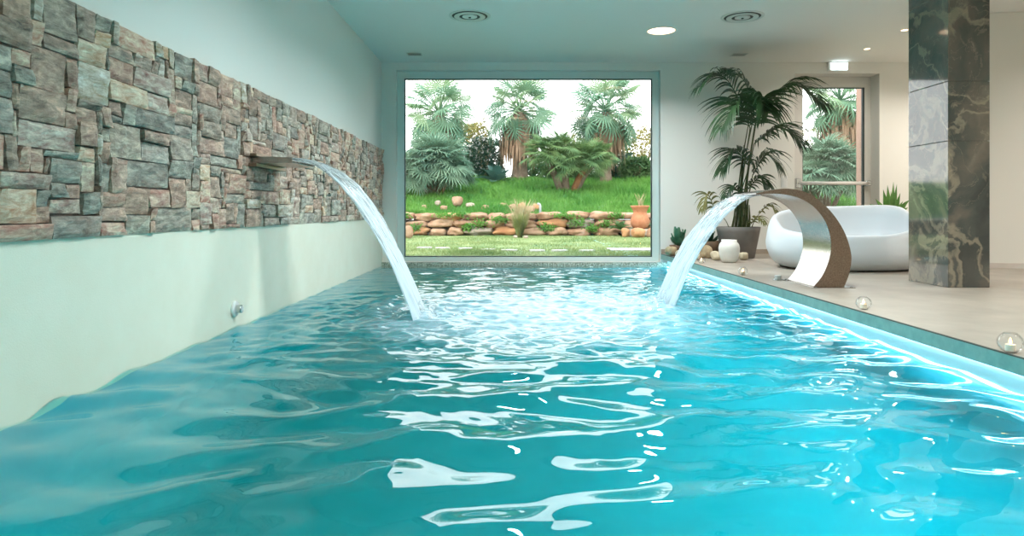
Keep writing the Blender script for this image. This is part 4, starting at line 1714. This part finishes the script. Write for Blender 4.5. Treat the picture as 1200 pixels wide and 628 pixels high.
# ---------------------------------------------------------------- urn, pipe, tufts
def urn():
    d = 18.7
    s = d / F
    c = P(750, 262, d)
    c.z = 0.10
    e = empty('terracotta_urn', c, 'terracotta urn with flared rim standing at the end of the garden wall', 'urn')
    pr = [(7, 0), (9, 1.5), (11.0, 6), (11.0, 10.5), (9.2, 15), (7.8, 18), (7.8, 20), (9.6, 24), (11.2, 26.2), (10.6, 27.0), (8.2, 24), (7.0, 19), (3, 10)]
    m = MB()
    m.lathe([(w * s, h * s) for w, h in pr], c, 36)
    m.build('body', M['terracotta'], e, smooth=True, recalc=True)
    m = MB()
    r = random.Random(2)
    for k in range(9):
        b = c + Vector((r.uniform(-.1, .1), r.uniform(-.1, .1), 22 * s))
        m.tube([b, b + Vector((r.uniform(-.06, .06), 0, 0.25)), b + Vector((r.uniform(-.15, .15), r.uniform(-.1, .1), 0.40 + 0.1 * r.random()))], [0.012, 0.01, 0.004], 5)
    m.build('dry_stems', M['dry_grass'], e)
    # the rock the urn stands on
    m = MB()
    m.rock((c.x, c.y + 0.05, -0.02), (0.42, 0.36, 0.125), 0.3, 0.08, 91, 3, 4.0)
    o = m.build('garden_rock', M['rock_grey'], None, smooth=True)
    tag(o, 'flat rock under the terracotta urn', 'rock', 'loose rocks in the garden')


urn()

c = P(632, 257, 19.9)
m = MB()
b = Vector((c.x + 0.03, 19.95, 0.33))
m.tube([b, b + Vector((0, 0, 0.42)), b + Vector((-0.02, 0, 0.47)), b + Vector((-0.09, 0, 0.48))], 0.035, 12)
tag(m.build('garden_pipe', M['pipe'], smooth=True), 'short pale upright pipe on top of the garden wall', 'pipe')


def tuft(name, px, base_py, d, hpx, wpx, n, mat, label, cat, zb=None, w=0.006, seed=1):
    s = d / F
    c = P(px, base_py, d)
    c.z = zb if zb is not None else ground_z(c.x, d)
    r = random.Random(seed)
    m = MB()
    for _ in range(n):
        az = r.uniform(0, 2 * PI)
        sp = r.random() ** 0.7 * wpx * s / 2
        h = hpx * s * r.uniform(0.5, 1.0)
        b = c + Vector((math.cos(az), math.sin(az), 0)) * sp * 0.25
        mid = c + Vector((math.cos(az), math.sin(az), 0)) * sp * 0.55 + Vector((0, 0, h * 0.65))
        t = c + Vector((math.cos(az), math.sin(az), 0)) * sp + Vector((0, 0, h))
        ac = Vector((-math.sin(az + 0.7), math.cos(az + 0.7), 0)) * w
        m.grid([[b + ac, mid + ac * 0.8, t], [b - ac, mid - ac * 0.8, t + Vector((0.002, 0, 0))]])
    e = tag(m.build(name, M[mat]), label, cat)
    return e


tuft('grass_tuft', 609, 282, 17.8, 30, 24, 420, 'green_tuft', 'yellow green grass tuft in front of the garden wall', 'grass tuft', LZ, 0.010, 3)
tuft('pampas_grass', 610, 262, 18.9, 34, 44, 240, 'dry_grass', 'pale dry feathery grass tuft rising above the garden wall', 'grass tuft', 0.14, 0.011, 4)


# ---------------------------------------------------------------- palms
def fan_leaf_mesh(name, mat, R=0.86, pet=0.92, nseg=20, spread=PI * 1.45, droop=0.35, seed=0, fold=0.45):
    r = random.Random(seed)
    m = MB()
    # petiole along +Y
    m.tube([(0, 0, 0), (0, pet * 0.5, 0.03), (0, pet, 0)], [0.03, 0.022, 0.016], 5)
    hub = Vector((0, pet, 0))
    npet = len(m.v)
    dth = spread / nseg
    for k in range(nseg):
        th = PI / 2 - spread / 2 + (k + 0.5) * dth
        rr = R * r.uniform(0.86, 1.05) * (0.82 + 0.18 * math.sin(th))
        d = Vector((math.cos(th), math.sin(th), 0))
        t = Vector((-math.sin(th), math.cos(th), 0))
        w = 0.34 * dth * rr * 0.5
        h1 = hub + d * rr * 0.42 + Vector((0, 0, 0.02))
        h2 = hub + d * rr * 0.8 + Vector((0, 0, -droop * 0.25 * rr))
        tip = hub + d * rr * 0.97 + Vector((r.uniform(-.03, .03), r.uniform(-.03, .03), -droop * rr * r.uniform(0.6, 1.1)))
        st = len(m.v)
        m.v += [tuple(hub), tuple(h1 - t * w + Vector((0, 0, -0.02))), tuple(h1), tuple(h1 + t * w + Vector((0, 0, -0.02))),
                tuple(h2 - t * w * 0.5), tuple(h2 + t * w * 0.5), tuple(tip)]
        m.f += [(st, st + 2, st + 1), (st, st + 3, st + 2), (st + 1, st + 2, st + 4), (st + 2, st + 3, st + 5), (st + 2, st + 5, st + 4), (st + 4, st + 5, st + 6)]
    bend = Matrix.Translation(hub) @ Matrix.Rotation(-fold, 4, 'X') @ Matrix.Translation(-hub)
    m.v = [tuple(bend @ Vector(v)) if i >= npet else v for i, v in enumerate(m.v)]
    o = m.build(name, mat)
    me = o.data
    bpy.data.objects.remove(o)
    return me, m


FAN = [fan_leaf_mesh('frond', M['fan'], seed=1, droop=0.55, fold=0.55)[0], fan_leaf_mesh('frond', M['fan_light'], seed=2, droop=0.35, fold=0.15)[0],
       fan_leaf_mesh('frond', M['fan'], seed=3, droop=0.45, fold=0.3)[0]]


def orient(az, el, roll=0.0):
    # +Y axis of the leaf to direction (az, el), leaf upper side up
    return Euler((el, 0, az - PI / 2), 'XYZ').to_matrix().to_4x4() @ Matrix.Rotation(roll, 4, 'Y')


def fan_palm(px, d, base_py, crown_py, crown_r, label, nfr=46, skirt=0.9, trunk_r=0.20, lean=0.0, seed=0, zbase=None):
    c = P(px, base_py, d)
    top = P(px, crown_py, d)
    gz = ground_z(c.x, d) - 0.04 if zbase is None else zbase
    root = empty('fan_palm', (c.x, d, gz), label, 'palm tree', 'fan palms in the garden')
    r = random.Random(seed)
    H = top.z - gz
    pts = [(c.x + lean * (u ** 2), d, gz + H * u) for u in np.linspace(0, 1, 14)]
    m = MB()
    m.tube(pts, [trunk_r * (1.35 - 0.45 * min(1, u * 3)) * (1 + 0.06 * (i % 2)) for i, u in enumerate(np.linspace(0, 1, 14))], 14)
    m.build('trunk', M['trunk'], root, smooth=True)
    cc = Vector((lean, 0, H))
    for k in range(nfr):
        u = (k + 0.5) / nfr
        az = k * 2.39996 + r.uniform(-.25, .25)
        el = math.radians(72 - 132 * u ** 0.9) + r.uniform(-.15, .15)
        sc = crown_r / 1.62 * r.uniform(0.85, 1.15)
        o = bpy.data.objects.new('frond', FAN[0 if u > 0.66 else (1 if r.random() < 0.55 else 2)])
        COL.objects.link(o)
        o.parent = root
        o.matrix_local = Matrix.Translation(cc + Vector((0, 0, 0.12 * (1 - u)))) @ orient(az, el, r.uniform(-.9, .9)) @ Matrix.Scale(sc, 4)
    # dry skirt
    m = MB()
    if skirt > 0:
        for k in range(420):
            az = r.uniform(0, 2 * PI)
            z0 = gz + H - 0.1 - r.random() * skirt * 0.5
            L = skirt * r.uniform(0.4, 0.8)
            rr = trunk_r * 0.9
            out = r.uniform(0.12, 0.42) * (0.4 + 0.6 * skirt)
            b = Vector((c.x + lean * 0.9 + rr * math.cos(az), d + rr * math.sin(az), z0))
            t = b + Vector((math.cos(az) * out, math.sin(az) * out, -L))
            mid = b.lerp(t, 0.45) + Vector((math.cos(az) * out * 0.5, math.sin(az) * out * 0.5, 0.1))
            ac = Vector((-math.sin(az), math.cos(az), 0)) * 0.035
            m.grid([[b + ac, mid + ac * 1.6, t + ac * 0.2], [b - ac, mid - ac * 1.6, t - ac * 0.2]])
        m.build('dry_skirt', M['skirt'], root)


fan_palm(515, 28, 212, 136, 1.75, 'fan palm at the left of the big window, rising behind the silvery bush', 46, 1.5, 0.22, seed=1)
fan_palm(609, 29, 213, 132, 1.8, 'middle one of the three fan palms seen through the big window', 48, 2.0, 0.30, seed=2)
fan_palm(710, 28, 215, 132, 1.8, 'fan palm at the right of the big window with a brown dry skirt', 48, 1.9, 0.20, seed=3)
fan_palm(985, 27, 215, 120, 1.7, 'fan palm with brown dry skirt seen through the glass door', 46, 2.2, 0.24, seed=4)


def fan_bush(name, px, d, base_py, stems, label, mat, n=60, R=0.55, pet=0.45, seed=0, trunkmat='trunk', cat='bush', group=None):
    """stems: list of (dx_px, top_py, crown radius scale, trunk radius, trunk material)"""
    c = P(px, base_py, d)
    gz = ground_z(c.x, d) - 0.04
    root = empty(name, (c.x, d, gz), label, cat, group)
    r = random.Random(seed)
    leafs = [fan_leaf_mesh('tmp', M[mat], R=R, pet=pet, nseg=16, seed=seed + k, droop=0.25, spread=PI * 1.1)[1] for k in range(2)]
    for dx, tpy, cs, tr, tm in stems:
        t = P(px + dx, tpy, d)
        m = MB()
        b = Vector((c.x + (t.x - c.x) * 0.25, d, gz))
        if tr > 0:
            m.tube([b, b.lerp(t, 0.5) + Vector(((t.x - b.x) * -0.1, 0, 0)), t], [tr * 1.2, tr, tr * 0.9], 10)
            m.build('trunk', M[tm], root, smooth=True)
        f = MB()
        for k in range(n):
            u = (k + 0.5) / n
            az = k * 2.39996 + r.uniform(-.3, .3)
            el = math.radians(82 - 105 * u) + r.uniform(-.2, .2)
            mt = Matrix.Translation(t + Vector((r.uniform(-.1, .1), r.uniform(-.1, .1), r.uniform(-.1, .1)))) @ orient(az, el, r.uniform(-.6, .6)) @ Matrix.Scale(cs * r.uniform(0.8, 1.15), 4)
            lf = leafs[k % 2]
            f.add([mt @ Vector(v) for v in lf.v], lf.f)
        f.build('crown', M[mat], root)


fan_bush('palm_bush', 510, 24.5, 222, [(-14, 200, 1.15, 0.07, 'trunk'), (8, 196, 1.3, 0.07, 'trunk'), (-2, 188, 1.1, 0.07, 'trunk'), (20, 206, 0.9, 0.05, 'trunk_red'), (-24, 210, 0.9, 0.05, 'trunk')],
         'silvery green bushy dwarf palm at the left of the big window', 'fan_grey', 56, 0.62, 0.55, seed=11)
fan_bush('palm_bush', 665, 25.5, 225, [(-27, 183, 0.95, 0.13, 'trunk'), (-4, 196, 1.05, 0.13, 'trunk'), (24, 192, 0.95, 0.12, 'trunk_red'), (-8, 178, 0.9, 0.1, 'trunk'), (38, 185, 0.7, 0.08, 'trunk')],
         'dark green dwarf palm with several leaning trunks in the middle of the slope', 'fan_dark', 46, 0.58, 0.55, seed=12)
fan_bush('palm_bush', 968, 22.0, 228, [(-14, 212, 1.1, 0.07, 'trunk'), (8, 204, 1.2, 0.07, 'trunk'), (-2, 194, 1.05, 0.07, 'trunk'), (26, 211, 0.9, 0.07, 'trunk'), (-28, 212, 0.8, 0.05, 'trunk'), (6, 214, 0.8, 0.05, 'trunk')],
         'silvery dwarf palm bush seen through the glass door', 'fan_grey', 54, 0.62, 0.55, seed=13)


def shrub(name, px, d, top_py, wpx, label, mat, n=2200, leaf=0.10, seed=0, cat='shrub', base_py=None, blossom=0, sparse=0.0):
    c = P(px, VY, d)
    gz = ground_z(c.x, d) - 0.05
    top = P(px, top_py, d).z
    H = top - gz
    W = wpx * d / F / 2
    root = empty(name, (c.x, d, gz), label, cat, 'shrubs at the back of the garden')
    r = random.Random(seed)

    def cloud(nn, sz, shell):
        m = MB()
        for _ in range(nn):
            while True:
                v = Vector((r.uniform(-1, 1), r.uniform(-1, 1), r.uniform(-1, 1)))
                if 0.05 < v.length < 1:
                    break
            v = v.normalized() * (v.length ** shell)
            nz = 1 + 0.35 * noise.noise(v.normalized() * 2.2 + Vector((seed, 0, 0)))
            p = Vector((c.x + v.x * W * nz, d + v.y * W * 0.8 * nz, gz + H * 0.5 + v.z * H * 0.5 * nz))
            if p.z < gz + 0.02:
                p.z = gz + 0.02 + r.random() * 0.2
            a = Vector((r.uniform(-1, 1), r.uniform(-1, 1), r.uniform(-.4, 1))).normalized()
            b = a.cross(Vector((r.uniform(-1, 1), r.uniform(-1, 1), r.uniform(-1, 1)))).normalized()
            s = sz * r.uniform(0.6, 1.2)
            m.add([p - a * s, p - b * s * 0.42, p + a * s, p + b * s * 0.42], [(0, 1, 2, 3)])
        return m
    cloud(n, leaf, 0.5).build('foliage', M[mat], root)
    if blossom:
        cloud(blossom, leaf * 0.8, 0.25).build('blossoms', M['blossom'], root)
    m = MB()
    for k in range(7 if sparse == 0 else 26):
        az = r.uniform(0, 2 * PI)
        sp = r.uniform(0.1, 0.75) * W
        t = Vector((c.x + math.cos(az) * sp, d + math.sin(az) * sp, gz + H * r.uniform(0.6, 1.02)))
        b = Vector((c.x + math.cos(az) * 0.1, d + math.sin(az) * 0.1, gz))
        m.tube([b, b.lerp(t, 0.5) + Vector((r.uniform(-.1, .1), 0, 0.1)), t], [0.04, 0.025, 0.008], 5)
    m.build('branches', M['twig'], root)


shrub('flowering_shrub', 567, 31, 160, 52, 'white blossoming shrub between the left and middle fan palms', 'shrub_dark', 2200, 0.11, 21, blossom=700)
shrub('round_shrub', 548, 33, 182, 60, 'dark green shrub behind the blossoming shrub', 'shrub_dark', 2200, 0.12, 22)
shrub('round_shrub', 640, 33, 182, 70, 'green shrub behind the dwarf palm with leaning trunks', 'shrub', 2400, 0.12, 23)
shrub('round_shrub', 748, 29, 184, 44, 'green shrub right of the palm with the dry skirt', 'shrub', 2000, 0.11, 24)
shrub('round_shrub', 727, 31, 178, 40, 'dark shrub just behind the palm with the dry skirt', 'shrub_dark', 1800, 0.11, 25)
shrub('round_shrub', 775, 31, 186, 40, 'green shrub at the right edge of the big window', 'shrub', 1800, 0.11, 26)
shrub('round_shrub', 480, 33, 180, 60, 'green shrub at the left edge of the big window behind the silvery bush', 'shrub', 2000, 0.12, 27)
shrub('round_shrub', 690, 34, 184, 60, 'green shrub far behind the dwarf palm', 'shrub', 2000, 0.12, 28)
shrub('yellow_shrub', 556, 37, 140, 44, 'pale yellow shrub against the sky between left and middle palms', 'shrub_yellow', 1700, 0.14, 31, sparse=1)
shrub('yellow_shrub', 752, 37, 150, 60, 'pale yellow half bare shrub against the sky at the right of the big window', 'shrub_yellow', 1700, 0.13, 32, sparse=1)
shrub('yellow_shrub', 668, 38, 160, 50, 'pale yellow shrub against the sky between middle and right palms', 'shrub_yellow', 1500, 0.14, 33, sparse=1)
shrub('round_shrub', 940, 31, 175, 60, 'green shrub left of the palm outside the glass door', 'shrub', 2200, 0.12, 34)
shrub('round_shrub', 1010, 31, 170, 60, 'green shrub right of the palm outside the glass door', 'shrub', 2200, 0.12, 35)
shrub('yellow_shrub', 975, 38, 140, 110, 'pale yellow half bare shrub behind the palm outside the glass door', 'shrub_yellow', 1300, 0.10, 36, sparse=1)

# broad leaved plant at the foot of the blossoming shrub
def broad_plant(px, d, base_py, hpx, label, n, seed, mat='broad'):
    c = P(px, base_py, d)
    gz = ground_z(c.x, d) - 0.03 if d > 19.7 else 0.06
    root = empty('broad_leaf_plant', (c.x, d, gz), label, 'plant')
    r = random.Random(seed)
    s = d / F
    for k in range(n):
        az = k * 2.4
        el = 1.25 - 1.0 * k / n
        L = hpx * s * r.uniform(0.8, 1.1)
        dv = Vector((math.cos(az) * math.cos(el), math.sin(az) * math.cos(el), math.sin(el)))
        ac = Vector((-math.sin(az), math.cos(az), 0))
        rows = [[], [], []]
        for z in range(7):
            u = z / 6
            w = L * 0.15 * math.sin(PI * (0.08 + 0.88 * u))
            p_ = Vector((c.x, d, gz)) + dv * L * u + Vector((0, 0, -0.35 * L * u * u))
            if p_.z < gz:
                p_.z = gz + 0.005
            rows[0].append(p_ + ac * w + Vector((0, 0, w * 0.3)))
            rows[1].append(p_)
            rows[2].append(p_ - ac * w + Vector((0, 0, w * 0.3)))
        m = MB()
        m.grid(rows)
        m.build('leaf', M[mat], root, smooth=True)


broad_plant(582, 28.5, 212, 36, 'blue green broad leaved plant at the foot of the blossoming shrub', 16, 1)
broad_plant(558, 30.3, 210, 28, 'dark broad leaved plant left of the blue green one', 14, 2, 'shrub_dark')
broad_plant(727, 18.7, 266, 20, 'green leafy rosette at the left side of the terracotta urn', 16, 3, 'shrub')
broad_plant(766, 18.7, 266, 18, 'green leafy rosette at the right side of the terracotta urn', 14, 4, 'shrub')

# outside post by the door
tag(boxobj('trim_5', (5.40, D + BT + 0.5, LZ), (5.75, D + BT + 0.85, 2.95), M['facade']), 'pink rendered post outside the glass door', 'post', kind='structure')

# ================================================================ LIGHT
w = bpy.data.worlds.new('World')
SC.world = w
w.use_nodes = True
nt = w.node_tree
nt.nodes.clear()
out = nt.nodes.new('ShaderNodeOutputWorld')
bg = nt.nodes.new('ShaderNodeBackground')
tc = nt.nodes.new('ShaderNodeTexCoord')
sx = nt.nodes.new('ShaderNodeSeparateXYZ')
rp = nt.nodes.new('ShaderNodeValToRGB')
rp.color_ramp.elements[0].position = 0.45
rp.color_ramp.elements[0].color = (1.0, 0.97, 0.94, 1)
rp.color_ramp.elements[1].position = 0.9
rp.color_ramp.elements[1].color = (0.80, 0.91, 1.0, 1)
mp = nt.nodes.new('ShaderNodeMapRange')
mp.inputs['From Min'].default_value = -1
mp.inputs['From Max'].default_value = 1
nt.links.new(tc.outputs['Generated'], sx.inputs[0])
nt.links.new(sx.outputs['Z'], mp.inputs['Value'])
nt.links.new(mp.outputs[0], rp.inputs['Fac'])
nt.links.new(rp.outputs['Color'], bg.inputs['Color'])
bg.inputs['Strength'].default_value = 3.8
nt.links.new(bg.outputs[0], out.inputs['Surface'])

sd = bpy.data.lights.new('sun', 'SUN')
sd.energy = 3.0
sd.angle = math.radians(15)
sd.color = (1.0, 0.95, 0.86)
so_ = bpy.data.objects.new('sun', sd)
COL.objects.link(so_)
so_.rotation_euler = Vector((0.35, 0.55, -0.75)).to_track_quat('-Z', 'Y').to_euler()

# ================================================================ CAMERA
cd = bpy.data.cameras.new('camera')
cam = bpy.data.objects.new('camera', cd)
COL.objects.link(cam)
cam.location = (0, 0, CZ)
cam.rotation_euler = (PI / 2, 0, 0)
cd.sensor_fit = 'HORIZONTAL'
cd.sensor_width = 36
cd.lens = 36 * F / 1200
cd.shift_y = -(314 - VY) / 1200
cd.clip_start = 0.05
cd.clip_end = 300
SC.camera = cam

SC.view_settings.view_transform = 'Standard'
SC.view_settings.look = 'None'
SC.view_settings.gamma = 1
SC.view_settings.exposure = 0.26
SC.view_settings.use_curve_mapping = False
cy = SC.cycles
cy.use_denoising = True
cy.max_bounces = 14
cy.diffuse_bounces = 5
cy.glossy_bounces = 5
cy.transmission_bounces = 10
cy.transparent_max_bounces = 16
cy.caustics_reflective = False
cy.caustics_refractive = True
cy.blur_glossy = 0.6
cy.sample_clamp_indirect = 6.0
